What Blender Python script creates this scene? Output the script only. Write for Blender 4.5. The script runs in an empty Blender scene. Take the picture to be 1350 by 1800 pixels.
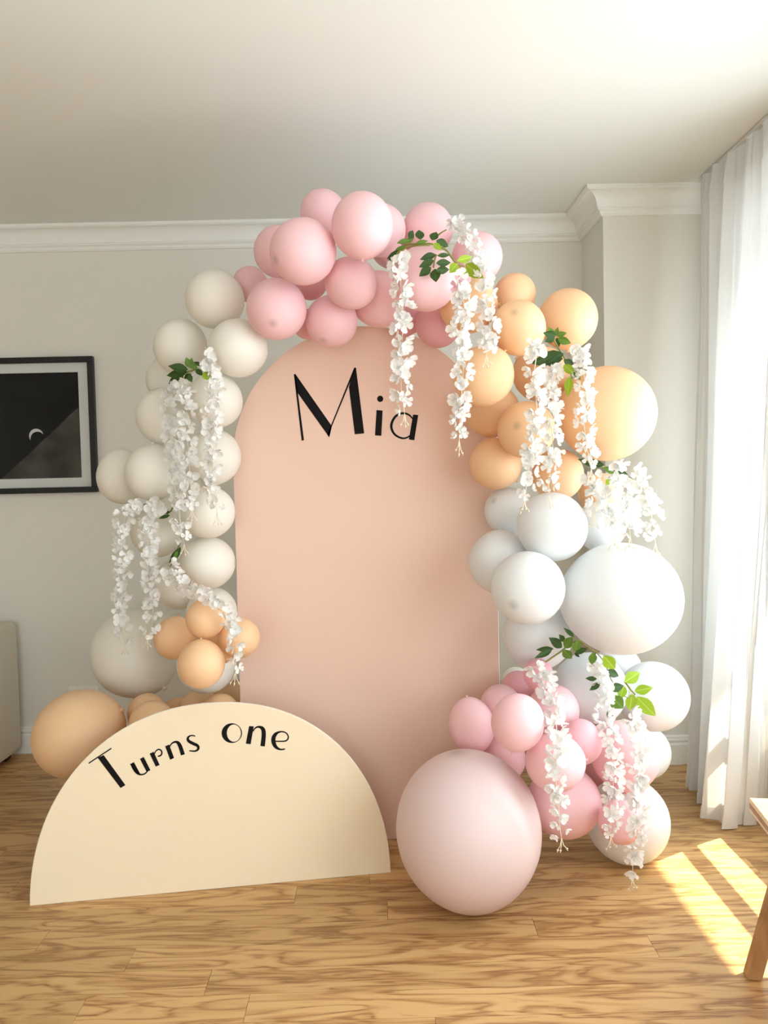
import bpy, bmesh, math, random
from mathutils import Vector, Matrix, Quaternion

C = bpy.context.scene.collection
R = math.radians
random.seed(11)

# ------------------------------------------------------------------ camera
cam_data = bpy.data.cameras.new('camera')
cam = bpy.data.objects.new('camera', cam_data)
C.objects.link(cam)
cam_data.sensor_fit = 'HORIZONTAL'
cam_data.sensor_width = 36.0
cam_data.lens = 36.0 * 1370.0 / 1350.0
cam_data.clip_start = 0.02
_r = Vector((0.99971909, -0.00794141, -0.02233123))
_d = Vector((-0.02263812, -0.04091927, -0.99890597))
_f = Vector((0.00701894, 0.9991309, -0.04108755))
m = Matrix((_r, -_d, -_f)).transposed().to_4x4()
m.translation = Vector((0, 0, 1.2831))
cam.matrix_world = m
bpy.context.scene.camera = cam

# ------------------------------------------------------------------ sky, sun, window daylight, exposure
world = bpy.data.worlds.new('sky')
bpy.context.scene.world = world
world.use_nodes = True
bg = world.node_tree.nodes['Background']
bg.inputs['Color'].default_value = (0.86, 0.93, 1.0, 1)
bg.inputs['Strength'].default_value = 3.0

sun_data = bpy.data.lights.new('sun', 'SUN')
sun_data.energy = 16.0
sun_data.color = (1.0, 0.90, 0.66)
sun_data.angle = R(0.6)
sun = bpy.data.objects.new('sun', sun_data)
C.objects.link(sun)
sun.location = (6, 4, 6)
sun.rotation_euler = Vector((-0.93, -0.37, -1.2)).to_track_quat('-Z', 'Y').to_euler()


def window_light(name, centre, width, height, facing, power, color=(0.82, 0.92, 1.0)):
    """Daylight coming in through one window: a lamp just outside its glass, tipped slightly downwards."""
    ld = bpy.data.lights.new(name, 'AREA')
    ld.shape = 'RECTANGLE'
    ld.size = width
    ld.size_y = height
    ld.energy = power
    ld.color = color
    o = bpy.data.objects.new(name, ld)
    C.objects.link(o)
    o.location = centre
    o.rotation_euler = Vector(facing).to_track_quat('-Z', 'Z').to_euler()
    return o


window_light('daylight', (1.72, 2.36, 1.30), 1.22, 1.70, (-1, 0, -0.36), 27)
window_light('daylight', (1.72, 0.55, 1.25), 1.80, 1.60, (-1, 0, -0.42), 27)
window_light('daylight', (1.72, -1.50, 1.25), 1.70, 1.60, (-1, 0, -0.42), 18)
window_light('daylight', (-0.70, -3.02, 1.30), 2.00, 1.60, (0, 1, -0.25), 10)  # frontal fill, sent in through the window added behind the camera

sc = bpy.context.scene
sc.view_settings.view_transform = 'Standard'
sc.view_settings.look = 'None'
sc.view_settings.gamma = 1.0
sc.view_settings.use_curve_mapping = False
sc.view_settings.exposure = 0.40
sc.cycles.use_denoising = True
sc.cycles.max_bounces = 10
sc.cycles.diffuse_bounces = 6
sc.cycles.transparent_max_bounces = 12
sc.cycles.caustics_reflective = False
sc.cycles.caustics_refractive = False

# ------------------------------------------------------------------ layout data (metres)
BALLOONS = (
  ('large pink balloon at the very top of the arch, in front of the others','pink','pink balloons over the top of the arch',-0.028,2.261,2.01,0.0881,1.07,0.02,0.04,1),
  ('large pink balloon with a dark nipple on its left, upper left of the arch','pink','pink balloons over the top of the arch',-0.203,2.312,1.956,0.0953,1.04,-0.76,-0.54,-0.36),
  ('pink balloon peeking up behind the two large ones at the top of the arch','pink','pink balloons over the top of the arch',-0.159,2.591,2.16,0.0746,1.03,-0.42,0.28,0.86),
  ('pink balloon beside the topmost white balloon, a faint nipple low on it','pink','pink balloons over the top of the arch',-0.305,2.467,1.825,0.0941,1.05,-0.02,-0.8,-0.6),
  ('round pink balloon centred under the topmost large pink balloon','pink','pink balloons over the top of the arch',-0.068,2.413,1.887,0.0793,1.03,0.89,0.22,-0.41),
  ('lowest pink balloon over the top left of the peach panel','pink','pink balloons over the top of the arch',-0.137,2.539,1.798,0.0831,1.03,-0.31,-0.52,-0.8),
  ('pink balloon half hidden behind the left side of the nippled pink balloon','pink','pink balloons over the top of the arch',-0.305,2.572,2.032,0.0817,1.03,0.06,0.28,0.96),
  ('small pink balloon peeking out above the topmost white balloon on its right','pink','pink balloons over the top of the arch',-0.427,2.738,1.971,0.0608,1.03,-0.24,0.28,0.93),
  ('pink balloon sliver to the right of the topmost large pink balloon','pink','pink balloons over the top of the arch',0.025,2.555,2.089,0.0829,1.03,0.59,0.27,0.76),
  ('pink balloon in the gap left of the curled leafy vine stem','pink','pink balloons over the top of the arch',0.074,2.756,2.103,0.084,1.03,-0.14,0.28,0.95),
  ('pink balloon just left of the longest white blossom strand over the name','pink','pink balloons over the top of the arch',0.017,2.585,1.876,0.0907,1.03,0.83,0.22,-0.52),
  ('pink balloon against the crown moulding, above the curled leafy vine','pink','pink balloons over the top of the arch',0.185,2.62,2.11,0.0831,1.03,0.32,0.28,0.91),
  ('pink balloon at the right end of the pinks, behind a blossom strand','pink','pink balloons over the top of the arch',0.344,2.606,2.01,0.0831,1.03,0.81,0.26,0.53),
  ('large pale pink balloon framed by the curled leafy vine at the top','pink','pink balloons over the top of the arch',0.154,2.351,1.88,0.0953,1.03,0.86,0.22,-0.46),
  ('deeper rose balloon just above the panel edge, between two blossom strands','rose','pink balloons over the top of the arch',0.212,2.608,1.795,0.0754,1.03,-0.22,0.21,-0.95),
  ('small rose balloon mostly hidden behind the blossom strand over the name','rose','pink balloons over the top of the arch',0.113,2.69,1.833,0.055,1.03,0.07,0.2,-0.98),
  ('small deep pink balloon wedged deep between three large pink ones, upper left','rose','pink balloons over the top of the arch',-0.212,2.647,1.948,0.0554,1.03,0.93,0.25,0.27),
  ('small rose balloon sliver under the nippled pink balloon next to the panel','rose','pink balloons over the top of the arch',-0.226,2.658,1.814,0.0486,1.03,0.09,0.2,-0.97),
  ('peach balloon covered by two blossom strands, next to the pink balloons','peach','peach balloons on the right of the arch',0.296,2.469,1.826,0.0884,1.03,-0.97,0.25,0.06),
  ('peach balloon at the top of the peach ones, against the bare wall','peach','peach balloons on the right of the arch',0.478,2.664,1.9,0.0706,1.03,0.5,0.27,0.82),
  ('peach balloon with a faint central nipple, under the topmost peach one','peach','peach balloons on the right of the arch',0.446,2.425,1.742,0.0826,1.15,-0.29,-0.9,0.33),
  ('peach balloon sticking out before the pillar corner, upper right','peach','peach balloons on the right of the arch',0.65,2.635,1.808,0.0983,1.03,0.02,0.04,1),
  ('peach balloon hugging the upper right curve of the panel, right of a blossom strand','peach','peach balloons on the right of the arch',0.33,2.39,1.593,0.0917,1.03,-0.65,0.22,-0.73),
  ('peach balloon under dark leaves and the start of white blossoms','peach','peach balloons on the right of the arch',0.557,2.637,1.628,0.0931,1.03,0.84,0.22,-0.5),
  ('largest peach balloon, bulging right towards the curtain','peach','peach balloons on the right of the arch',0.747,2.535,1.482,0.1532,1.03,1,-0.01,-0.02),
  ('peach balloon with a nipple, left of the doubled blossom strands','peach','peach balloons on the right of the arch',0.471,2.459,1.43,0.0904,1.03,-0.47,-0.88,0.1),
  ('shaded peach balloon tucked in beside the panel, above the lowest peach ones','peach','peach balloons on the right of the arch',0.39,2.635,1.508,0.0903,1.03,-0.96,0.25,0.1),
  ('lowest left peach balloon on the right side, touching the panel edge','peach','peach balloons on the right of the arch',0.392,2.592,1.329,0.0856,1.03,-0.72,0.27,0.64),
  ('peach balloon directly on top of the upper front white balloon','peach','peach balloons on the right of the arch',0.603,2.612,1.287,0.0858,1.03,0.56,0.27,0.78),
  ('small peach balloon glimpsed through hanging blossoms under the largest peach one','peach','peach balloons on the right of the arch',0.785,2.752,1.217,0.0743,1.03,0.96,0.23,-0.14),
  ('white balloon where two blossom strands end, topmost in front on the right','white','white balloons on the right of the arch',0.545,2.447,1.124,0.1087,1.03,0.84,0.22,-0.5),
  ('white balloon half behind, just under the lowest left peach balloon','white','white balloons on the right of the arch',0.442,2.653,1.168,0.0802,1.03,-0.68,-0.59,0.44),
  ('white balloon overlapping the right edge of the panel, left of the front ones','white','white balloons on the right of the arch',0.397,2.56,1.004,0.1026,1.03,-0.02,-0.04,-1),
  ('white balloon with a grey nipple low on its face, left of the giant one','white','white balloons on the right of the arch',0.446,2.34,0.948,0.1105,1.03,-0.53,-0.79,-0.32),
  ('giant white balloon bulging towards the curtain, biggest of the white ones','white','white balloons on the right of the arch',0.751,2.419,0.896,0.1751,1.075,1,-0.01,-0.02),
  ('white balloon behind dense blossoms above the giant white one','white','white balloons on the right of the arch',0.749,2.63,1.11,0.0842,1.03,0.97,0.23,-0.04),
  ('white balloon below the nippled white one, behind the leafy sprig','white','white balloons on the right of the arch',0.52,2.569,0.759,0.1143,1.03,0.16,0.28,0.95),
  ('white balloon behind the lower leafy vine, right of the small rose balloon','white','white balloons on the right of the arch',0.703,2.616,0.558,0.1226,1.03,0.96,0.24,0.11),
  ('white balloon beside the bright green leaves, nearest the curtain low down','white','white balloons on the right of the arch',0.942,2.681,0.509,0.1197,1.03,1,-0.01,-0.02),
  ('white balloon edge before the pillar baseboard, low on the right','white','white balloons on the right of the arch',0.958,2.839,0.258,0.0992,1.03,0.7,0.21,-0.68),
  ('large white balloon resting on the floor beside the sun patches','white','white balloons on the right of the arch',0.803,2.536,0.137,0.1353,1.03,0.06,0.2,-0.98),
  ('small off white balloon at the right panel edge, above the small rose ones','cream','white balloons on the right of the arch',0.482,2.781,0.542,0.0558,1.03,-0.97,0.25,-0.07),
  ('white balloon glimpsed directly beneath the giant white one','white','white balloons on the right of the arch',0.879,2.882,0.553,0.0898,1.03,0.57,0.27,0.78),
  ('tall pink balloon at the left tip of the low pink cluster, over the panel','pink','pink balloons low on the right',0.284,2.474,0.489,0.0734,1.22,0.15,-0.04,-0.99),
  ('pink balloon foremost in the low cluster, left of the front blossom strand','pink','pink balloons low on the right',0.386,2.21,0.578,0.0757,1.09,0.2,0.04,0.98),
  ('pink balloon peeking up between the two foremost small pink ones','pink','pink balloons low on the right',0.392,2.561,0.531,0.0642,1.03,-0.96,0.25,0.1),
  ('pink balloon resting on the top of the giant blush balloon','pink','pink balloons low on the right',0.39,2.52,0.362,0.0743,1.03,-0.02,-0.04,-1),
  ('pink balloon behind the upper part of the low front blossom strand','pink','pink balloons low on the right',0.548,2.48,0.53,0.0812,1.03,0.97,0.24,0.07),
  ('small dark rose balloon under the dark leaves and a drooping blossom','rose','pink balloons low on the right',0.493,2.435,0.658,0.0467,1.08,0.02,0.04,1),
  ('small rose balloon tucked against the lower right panel edge','rose','pink balloons low on the right',0.469,2.662,0.557,0.0572,1.03,-0.8,0.23,-0.56),
  ('deep rose balloon between two low blossom strands','rose','pink balloons low on the right',0.601,2.348,0.47,0.0664,1.03,0.05,0.28,0.96),
  ('pink balloon crossed in the middle by the low front blossom strand','pink','pink balloons low on the right',0.497,2.23,0.452,0.0836,1.03,-0.96,0.24,-0.15),
  ('large pink balloon at the foot of the front strand, right of the blush giant','pink','pink balloons low on the right',0.572,2.445,0.244,0.1127,1.03,-1,0.01,0.02),
  ('lilac pink balloon behind the two rightmost low blossom strands','pink','pink balloons low on the right',0.775,2.464,0.381,0.1081,1.03,0.02,0.04,1),
  ('deep rose balloon hidden behind the middle low blossom strand','rose','pink balloons low on the right',0.792,2.739,0.247,0.0865,1.03,-0.31,0.21,-0.93),
  ('salmon pink balloon low between strands, before the white floor balloon','pink','pink balloons low on the right',0.711,2.318,0.231,0.0643,1.03,0.47,0.2,-0.86),
  ('giant pale blush balloon resting on the floor before the panel','blush',None,0.247,2.288,0.233,0.2159,1.08,-0.12,0.04,0.99),
  ('topmost off white balloon on the left side of the arch','cream','off white balloons on the left of the arch',-0.529,2.628,1.897,0.0965,1.03,-0.92,0.26,0.28),
  ('off white balloon above the leaf cluster on the left','cream','off white balloons on the left of the arch',-0.669,2.709,1.756,0.0914,1.06,0.02,0.04,1),
  ('off white balloon against the upper left curve of the panel','cream','off white balloons on the left of the arch',-0.446,2.563,1.723,0.0945,1.03,1,-0.01,-0.02),
  ('off white balloon sliver behind the leaf cluster on the left, by the wall','cream','off white balloons on the left of the arch',-0.744,2.856,1.663,0.0878,1.03,-0.43,0.28,0.86),
  ('off white balloon left of the doubled blossom strands, under the leaves','cream','off white balloons on the left of the arch',-0.738,2.723,1.52,0.0945,1.03,0.02,0.04,1),
  ('off white balloon behind the right hand strand below the leaf cluster','cream','off white balloons on the left of the arch',-0.535,2.611,1.56,0.0894,1.03,0.6,0.21,-0.78),
  ('off white balloon beside the black clip on the panel edge','cream','off white balloons on the left of the arch',-0.554,2.654,1.374,0.0914,1.03,0.02,0.04,1),
  ('off white balloon next to the one touching the picture frame corner','cream','off white balloons on the left of the arch',-0.771,2.679,1.325,0.0933,1.03,-0.02,-0.04,-1),
  ('off white balloon overlapping the corner of the black picture frame','cream','off white balloons on the left of the arch',-0.915,2.798,1.316,0.087,1.12,-0.02,-0.04,-1),
  ('off white balloon under the tip of the single strand at the panel edge','cream','off white balloons on the left of the arch',-0.567,2.607,1.187,0.0855,1.03,0.75,0.26,0.61),
  ('shaded off white balloon behind the two outer left blossom strands','cream','off white balloons on the left of the arch',-0.789,2.773,1.116,0.0902,1.03,-0.95,0.26,0.16),
  ('off white balloon beside the straight panel edge, above the low peach four','cream','off white balloons on the left of the arch',-0.589,2.667,1.013,0.0904,1.03,1,-0.01,-0.02),
  ('dark shaded off white balloon behind the curving blossom strand on the left','cream','off white balloons on the left of the arch',-0.727,2.811,0.923,0.0899,1.03,-0.56,0.28,0.78),
  ('off white balloon directly behind the top of the four small peach ones','cream','off white balloons on the left of the arch',-0.592,2.716,0.832,0.0873,1.03,0.5,0.27,0.82),
  ('big off white balloon in shade near the wall, above the left floor peach one','cream','off white balloons on the left of the arch',-0.969,3.05,0.622,0.1694,1.03,-0.67,0.28,0.69),
  ('shaded off white balloon left behind the four small peach ones','cream','off white balloons on the left of the arch',-0.763,2.896,0.724,0.0883,1.03,-0.24,0.28,0.93),
  ('off white balloon underneath the four small peach ones','cream','off white balloons on the left of the arch',-0.628,2.769,0.642,0.1045,1.03,0.42,0.2,-0.88),
  ('small peach balloon on top of the cluster of four at the left','peach','peach balloons low on the left',-0.551,2.438,0.861,0.0617,1.03,0.41,0.28,0.87),
  ('small peach balloon at the left of the cluster of four','peach','peach balloons low on the left',-0.686,2.574,0.775,0.0682,1.04,-0.2,-0.04,-0.98),
  ('small peach balloon at the bottom front of the cluster of four','peach','peach balloons low on the left',-0.555,2.378,0.731,0.0717,1.04,-0.02,-0.04,-1),
  ('small peach balloon overlapping the left panel edge behind a blossom tip','peach','peach balloons low on the left',-0.459,2.496,0.786,0.0652,1.03,0.91,0.22,-0.34),
  ('small shaded peach balloon in the middle behind the cluster of four','peach','peach balloons low on the left',-0.531,2.603,0.744,0.0632,1.03,0.84,0.22,-0.49),
  ('biggest peach balloon on the left, behind the half round sign','peach','peach balloons low on the left',-1.073,2.726,0.412,0.1518,1.07,-0.88,-0.01,-0.48),
  ('shaded peach balloon right of the biggest left one, set further back','peach','peach balloons low on the left',-0.872,2.852,0.444,0.07,1.03,-0.33,0.21,-0.92),
  ('peach balloon peeking over the left shoulder of the half round sign','peach','peach balloons low on the left',-0.807,2.694,0.454,0.0774,1.03,-0.81,0.23,-0.55),
  ('small brownish shaded peach balloon low behind the half round sign','peach','peach balloons low on the left',-0.786,2.953,0.411,0.0583,1.03,-0.51,0.21,-0.83),
  ('dim peach balloon behind the crest of the sign, under the white one','peach','peach balloons low on the left',-0.679,2.869,0.447,0.0732,1.03,0.68,0.21,-0.7),
  ('peach balloon behind the crest of the sign next to the panel','peach','peach balloons low on the left',-0.583,2.75,0.465,0.0703,1.03,0.97,0.23,-0.1),
  ('dark shaded peach balloon partly behind the left panel edge','peach','peach balloons low on the left',-0.565,2.997,0.43,0.0897,1.03,0.84,0.22,-0.49),
)
GARLANDS = (
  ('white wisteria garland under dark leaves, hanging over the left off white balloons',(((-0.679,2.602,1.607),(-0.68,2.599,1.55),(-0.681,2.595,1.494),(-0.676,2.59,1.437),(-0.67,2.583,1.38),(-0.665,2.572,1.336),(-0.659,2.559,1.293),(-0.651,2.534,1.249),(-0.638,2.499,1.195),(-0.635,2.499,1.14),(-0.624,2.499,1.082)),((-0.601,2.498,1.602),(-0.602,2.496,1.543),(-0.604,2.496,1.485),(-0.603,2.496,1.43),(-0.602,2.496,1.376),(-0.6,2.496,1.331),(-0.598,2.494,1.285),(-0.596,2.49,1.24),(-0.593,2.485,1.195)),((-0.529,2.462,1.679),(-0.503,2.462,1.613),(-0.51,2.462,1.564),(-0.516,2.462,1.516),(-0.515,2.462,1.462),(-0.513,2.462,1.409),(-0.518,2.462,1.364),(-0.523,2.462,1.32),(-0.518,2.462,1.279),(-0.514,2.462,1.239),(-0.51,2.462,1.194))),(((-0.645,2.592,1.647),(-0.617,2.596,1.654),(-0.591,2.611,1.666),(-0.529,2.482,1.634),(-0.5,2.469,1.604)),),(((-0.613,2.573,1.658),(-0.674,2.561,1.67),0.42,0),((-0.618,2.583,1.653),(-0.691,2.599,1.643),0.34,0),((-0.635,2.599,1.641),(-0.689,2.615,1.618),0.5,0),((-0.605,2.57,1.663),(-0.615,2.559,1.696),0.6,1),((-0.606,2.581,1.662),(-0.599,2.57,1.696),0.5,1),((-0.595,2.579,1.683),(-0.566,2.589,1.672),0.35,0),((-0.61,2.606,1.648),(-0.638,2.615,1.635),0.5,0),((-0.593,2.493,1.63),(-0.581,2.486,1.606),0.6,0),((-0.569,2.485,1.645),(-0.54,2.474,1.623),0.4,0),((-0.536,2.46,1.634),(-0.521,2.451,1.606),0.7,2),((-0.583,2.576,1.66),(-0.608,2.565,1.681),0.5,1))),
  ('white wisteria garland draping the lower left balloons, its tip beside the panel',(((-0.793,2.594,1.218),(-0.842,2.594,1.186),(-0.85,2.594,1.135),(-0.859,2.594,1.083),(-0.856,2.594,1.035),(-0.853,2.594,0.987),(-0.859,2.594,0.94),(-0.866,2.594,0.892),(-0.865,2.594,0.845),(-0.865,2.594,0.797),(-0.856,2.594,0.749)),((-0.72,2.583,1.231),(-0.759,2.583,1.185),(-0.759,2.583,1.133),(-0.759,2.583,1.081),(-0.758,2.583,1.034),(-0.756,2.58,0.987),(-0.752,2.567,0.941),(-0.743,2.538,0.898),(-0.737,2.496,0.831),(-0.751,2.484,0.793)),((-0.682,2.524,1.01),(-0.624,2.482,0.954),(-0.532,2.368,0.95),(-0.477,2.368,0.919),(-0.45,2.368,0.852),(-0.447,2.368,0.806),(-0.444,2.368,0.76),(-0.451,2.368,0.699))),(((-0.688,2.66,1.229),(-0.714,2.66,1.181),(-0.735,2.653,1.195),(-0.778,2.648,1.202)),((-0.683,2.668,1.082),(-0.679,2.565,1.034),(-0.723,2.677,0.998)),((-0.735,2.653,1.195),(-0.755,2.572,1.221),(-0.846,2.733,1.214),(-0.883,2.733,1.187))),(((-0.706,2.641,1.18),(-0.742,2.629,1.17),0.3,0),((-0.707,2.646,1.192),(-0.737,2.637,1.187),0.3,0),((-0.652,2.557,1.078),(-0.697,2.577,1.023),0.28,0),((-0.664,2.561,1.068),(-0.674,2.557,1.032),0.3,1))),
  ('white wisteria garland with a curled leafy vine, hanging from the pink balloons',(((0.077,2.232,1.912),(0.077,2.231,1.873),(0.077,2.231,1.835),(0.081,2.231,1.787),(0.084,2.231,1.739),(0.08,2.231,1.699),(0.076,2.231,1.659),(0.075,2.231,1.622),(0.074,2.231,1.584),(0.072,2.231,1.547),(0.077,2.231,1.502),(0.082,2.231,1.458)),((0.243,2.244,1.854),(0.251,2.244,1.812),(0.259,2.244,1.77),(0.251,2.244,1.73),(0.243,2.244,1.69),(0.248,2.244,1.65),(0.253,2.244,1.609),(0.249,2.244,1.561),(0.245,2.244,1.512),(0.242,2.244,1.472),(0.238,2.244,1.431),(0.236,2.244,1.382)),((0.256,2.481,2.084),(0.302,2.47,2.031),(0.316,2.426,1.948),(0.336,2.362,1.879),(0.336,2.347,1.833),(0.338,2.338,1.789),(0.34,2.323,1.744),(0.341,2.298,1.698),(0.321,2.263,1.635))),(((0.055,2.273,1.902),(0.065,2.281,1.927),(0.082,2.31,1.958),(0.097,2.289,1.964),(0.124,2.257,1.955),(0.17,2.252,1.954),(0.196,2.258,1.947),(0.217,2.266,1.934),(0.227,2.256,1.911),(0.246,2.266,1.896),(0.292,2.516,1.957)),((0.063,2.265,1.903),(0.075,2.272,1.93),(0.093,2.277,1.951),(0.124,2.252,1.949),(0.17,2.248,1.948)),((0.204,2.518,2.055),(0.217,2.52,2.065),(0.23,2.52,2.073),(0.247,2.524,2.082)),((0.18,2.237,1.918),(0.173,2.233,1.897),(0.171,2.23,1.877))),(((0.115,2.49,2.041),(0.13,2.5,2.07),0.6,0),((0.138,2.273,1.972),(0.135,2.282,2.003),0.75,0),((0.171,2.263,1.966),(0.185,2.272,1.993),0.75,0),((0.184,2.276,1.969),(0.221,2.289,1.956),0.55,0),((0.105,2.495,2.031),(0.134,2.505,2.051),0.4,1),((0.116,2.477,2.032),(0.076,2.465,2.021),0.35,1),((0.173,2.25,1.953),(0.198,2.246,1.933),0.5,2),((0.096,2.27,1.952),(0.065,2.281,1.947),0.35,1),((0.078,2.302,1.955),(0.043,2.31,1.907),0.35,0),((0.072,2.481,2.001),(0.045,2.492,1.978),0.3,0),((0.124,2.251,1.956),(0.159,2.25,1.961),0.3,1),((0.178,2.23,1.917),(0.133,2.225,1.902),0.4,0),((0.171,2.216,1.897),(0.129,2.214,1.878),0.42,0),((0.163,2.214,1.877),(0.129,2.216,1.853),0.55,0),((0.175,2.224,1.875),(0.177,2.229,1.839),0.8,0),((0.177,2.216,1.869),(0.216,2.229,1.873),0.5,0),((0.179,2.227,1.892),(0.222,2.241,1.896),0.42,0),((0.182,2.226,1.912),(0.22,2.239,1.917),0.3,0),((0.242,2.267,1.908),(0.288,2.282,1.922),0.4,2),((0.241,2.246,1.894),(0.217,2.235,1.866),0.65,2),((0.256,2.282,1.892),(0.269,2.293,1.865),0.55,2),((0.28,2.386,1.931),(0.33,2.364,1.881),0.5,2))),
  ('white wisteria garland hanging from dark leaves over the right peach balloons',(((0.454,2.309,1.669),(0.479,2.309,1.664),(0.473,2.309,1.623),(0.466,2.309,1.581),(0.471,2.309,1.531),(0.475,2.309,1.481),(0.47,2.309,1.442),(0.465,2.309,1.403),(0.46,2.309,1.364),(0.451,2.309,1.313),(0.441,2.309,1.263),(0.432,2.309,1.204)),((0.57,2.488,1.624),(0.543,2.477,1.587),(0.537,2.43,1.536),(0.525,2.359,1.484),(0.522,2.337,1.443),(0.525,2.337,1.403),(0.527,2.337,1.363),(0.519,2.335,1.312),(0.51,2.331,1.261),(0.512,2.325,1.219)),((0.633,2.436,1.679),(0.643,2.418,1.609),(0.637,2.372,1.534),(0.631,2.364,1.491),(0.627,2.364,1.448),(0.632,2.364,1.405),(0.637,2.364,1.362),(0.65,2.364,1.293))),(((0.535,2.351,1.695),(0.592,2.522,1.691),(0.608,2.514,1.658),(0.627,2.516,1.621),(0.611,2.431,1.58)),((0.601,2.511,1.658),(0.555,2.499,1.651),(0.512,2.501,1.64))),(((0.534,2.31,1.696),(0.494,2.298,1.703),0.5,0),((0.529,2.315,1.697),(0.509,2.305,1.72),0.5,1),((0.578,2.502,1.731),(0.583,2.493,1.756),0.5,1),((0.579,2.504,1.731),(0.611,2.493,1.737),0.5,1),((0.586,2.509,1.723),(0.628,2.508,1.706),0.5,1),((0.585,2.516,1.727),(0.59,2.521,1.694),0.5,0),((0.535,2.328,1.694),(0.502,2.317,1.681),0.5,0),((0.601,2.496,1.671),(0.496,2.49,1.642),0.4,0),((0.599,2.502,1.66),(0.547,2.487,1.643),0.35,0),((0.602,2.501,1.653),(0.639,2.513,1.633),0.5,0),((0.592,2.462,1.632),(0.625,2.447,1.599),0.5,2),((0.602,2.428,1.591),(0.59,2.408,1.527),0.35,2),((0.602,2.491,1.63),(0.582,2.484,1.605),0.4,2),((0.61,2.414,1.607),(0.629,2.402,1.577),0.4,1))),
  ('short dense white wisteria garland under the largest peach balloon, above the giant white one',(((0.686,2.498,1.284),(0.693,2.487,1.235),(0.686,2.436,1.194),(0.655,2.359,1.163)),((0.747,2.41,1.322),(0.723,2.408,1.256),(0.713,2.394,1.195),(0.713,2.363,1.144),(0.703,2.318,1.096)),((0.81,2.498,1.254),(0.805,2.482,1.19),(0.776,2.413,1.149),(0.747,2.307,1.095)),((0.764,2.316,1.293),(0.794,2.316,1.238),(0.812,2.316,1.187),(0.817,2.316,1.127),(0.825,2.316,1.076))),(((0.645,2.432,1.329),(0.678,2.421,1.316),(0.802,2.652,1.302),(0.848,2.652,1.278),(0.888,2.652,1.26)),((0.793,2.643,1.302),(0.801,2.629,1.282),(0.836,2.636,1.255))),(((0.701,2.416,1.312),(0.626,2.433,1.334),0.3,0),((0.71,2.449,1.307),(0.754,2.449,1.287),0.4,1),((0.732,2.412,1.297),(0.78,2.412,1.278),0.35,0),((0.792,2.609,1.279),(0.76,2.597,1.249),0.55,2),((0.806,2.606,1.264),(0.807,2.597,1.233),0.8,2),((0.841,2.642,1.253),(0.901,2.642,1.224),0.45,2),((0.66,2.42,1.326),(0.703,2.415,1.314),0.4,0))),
  ('white wisteria garland with bright green leaves, trailing over the low pink balloons',(((0.462,2.351,0.704),(0.496,2.348,0.687),(0.503,2.321,0.636),(0.506,2.26,0.585),(0.489,2.172,0.575),(0.483,2.133,0.552),(0.473,2.115,0.519),(0.467,2.111,0.481),(0.472,2.111,0.441),(0.477,2.111,0.401),(0.479,2.111,0.357),(0.481,2.111,0.313),(0.486,2.111,0.276)),((0.68,2.462,0.685),(0.704,2.458,0.621),(0.7,2.444,0.579),(0.69,2.412,0.543),(0.685,2.353,0.517),(0.673,2.274,0.5),(0.676,2.273,0.449),(0.678,2.269,0.399),(0.674,2.26,0.36),(0.669,2.243,0.324),(0.652,2.222,0.266),(0.655,2.222,0.224)),((0.759,2.361,0.553),(0.777,2.351,0.507),(0.778,2.326,0.462),(0.769,2.319,0.421),(0.76,2.316,0.379),(0.762,2.303,0.34),(0.759,2.273,0.309),(0.74,2.231,0.285),(0.73,2.217,0.25),(0.723,2.217,0.208),(0.716,2.217,0.166),(0.715,2.217,0.107))),(((0.502,2.359,0.717),(0.541,2.421,0.719),(0.566,2.424,0.734),(0.598,2.433,0.757),(0.594,2.318,0.786),(0.617,2.305,0.77),(0.638,2.293,0.758),(0.721,2.489,0.676),(0.729,2.467,0.636),(0.745,2.462,0.604)),((0.781,2.483,0.616),(0.806,2.494,0.583),(0.826,2.519,0.564),(0.795,2.482,0.561),(0.768,2.465,0.577)),((0.638,2.293,0.758),(0.684,2.502,0.692),(0.691,2.476,0.665),(0.7,2.456,0.618))),(((0.58,2.322,0.798),(0.551,2.335,0.825),0.3,0),((0.535,2.403,0.746),(0.481,2.404,0.744),0.3,0),((0.524,2.376,0.749),(0.467,2.357,0.729),0.28,0),((0.564,2.411,0.748),(0.522,2.404,0.781),0.5,0),((0.572,2.415,0.765),(0.555,2.411,0.789),0.55,0),((0.556,2.348,0.76),(0.578,2.334,0.797),0.6,1),((0.569,2.419,0.739),(0.599,2.431,0.706),0.6,1),((0.579,2.317,0.756),(0.589,2.304,0.796),0.5,1),((0.582,2.321,0.75),(0.615,2.309,0.766),0.45,0),((0.616,2.466,0.718),(0.634,2.473,0.701),0.35,0),((0.631,2.301,0.755),(0.629,2.313,0.715),0.55,1),((0.658,2.289,0.747),(0.698,2.306,0.701),0.55,2),((0.718,2.466,0.657),(0.762,2.477,0.636),0.5,0),((0.681,2.446,0.637),(0.647,2.454,0.637),0.4,0),((0.692,2.447,0.624),(0.658,2.447,0.6),0.4,0),((0.72,2.444,0.604),(0.771,2.458,0.61),0.5,0),((0.773,2.463,0.609),(0.754,2.449,0.569),0.6,2),((0.721,2.438,0.584),(0.768,2.455,0.536),0.6,1),((0.702,2.406,0.545),(0.716,2.396,0.52),0.6,1),((0.778,2.472,0.617),(0.833,2.49,0.644),0.55,2),((0.831,2.537,0.569),(0.885,2.519,0.584),0.5,2),((0.81,2.498,0.571),(0.806,2.513,0.512),0.58,2),((0.834,2.526,0.553),(0.891,2.512,0.491),0.5,2))),
)
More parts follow.
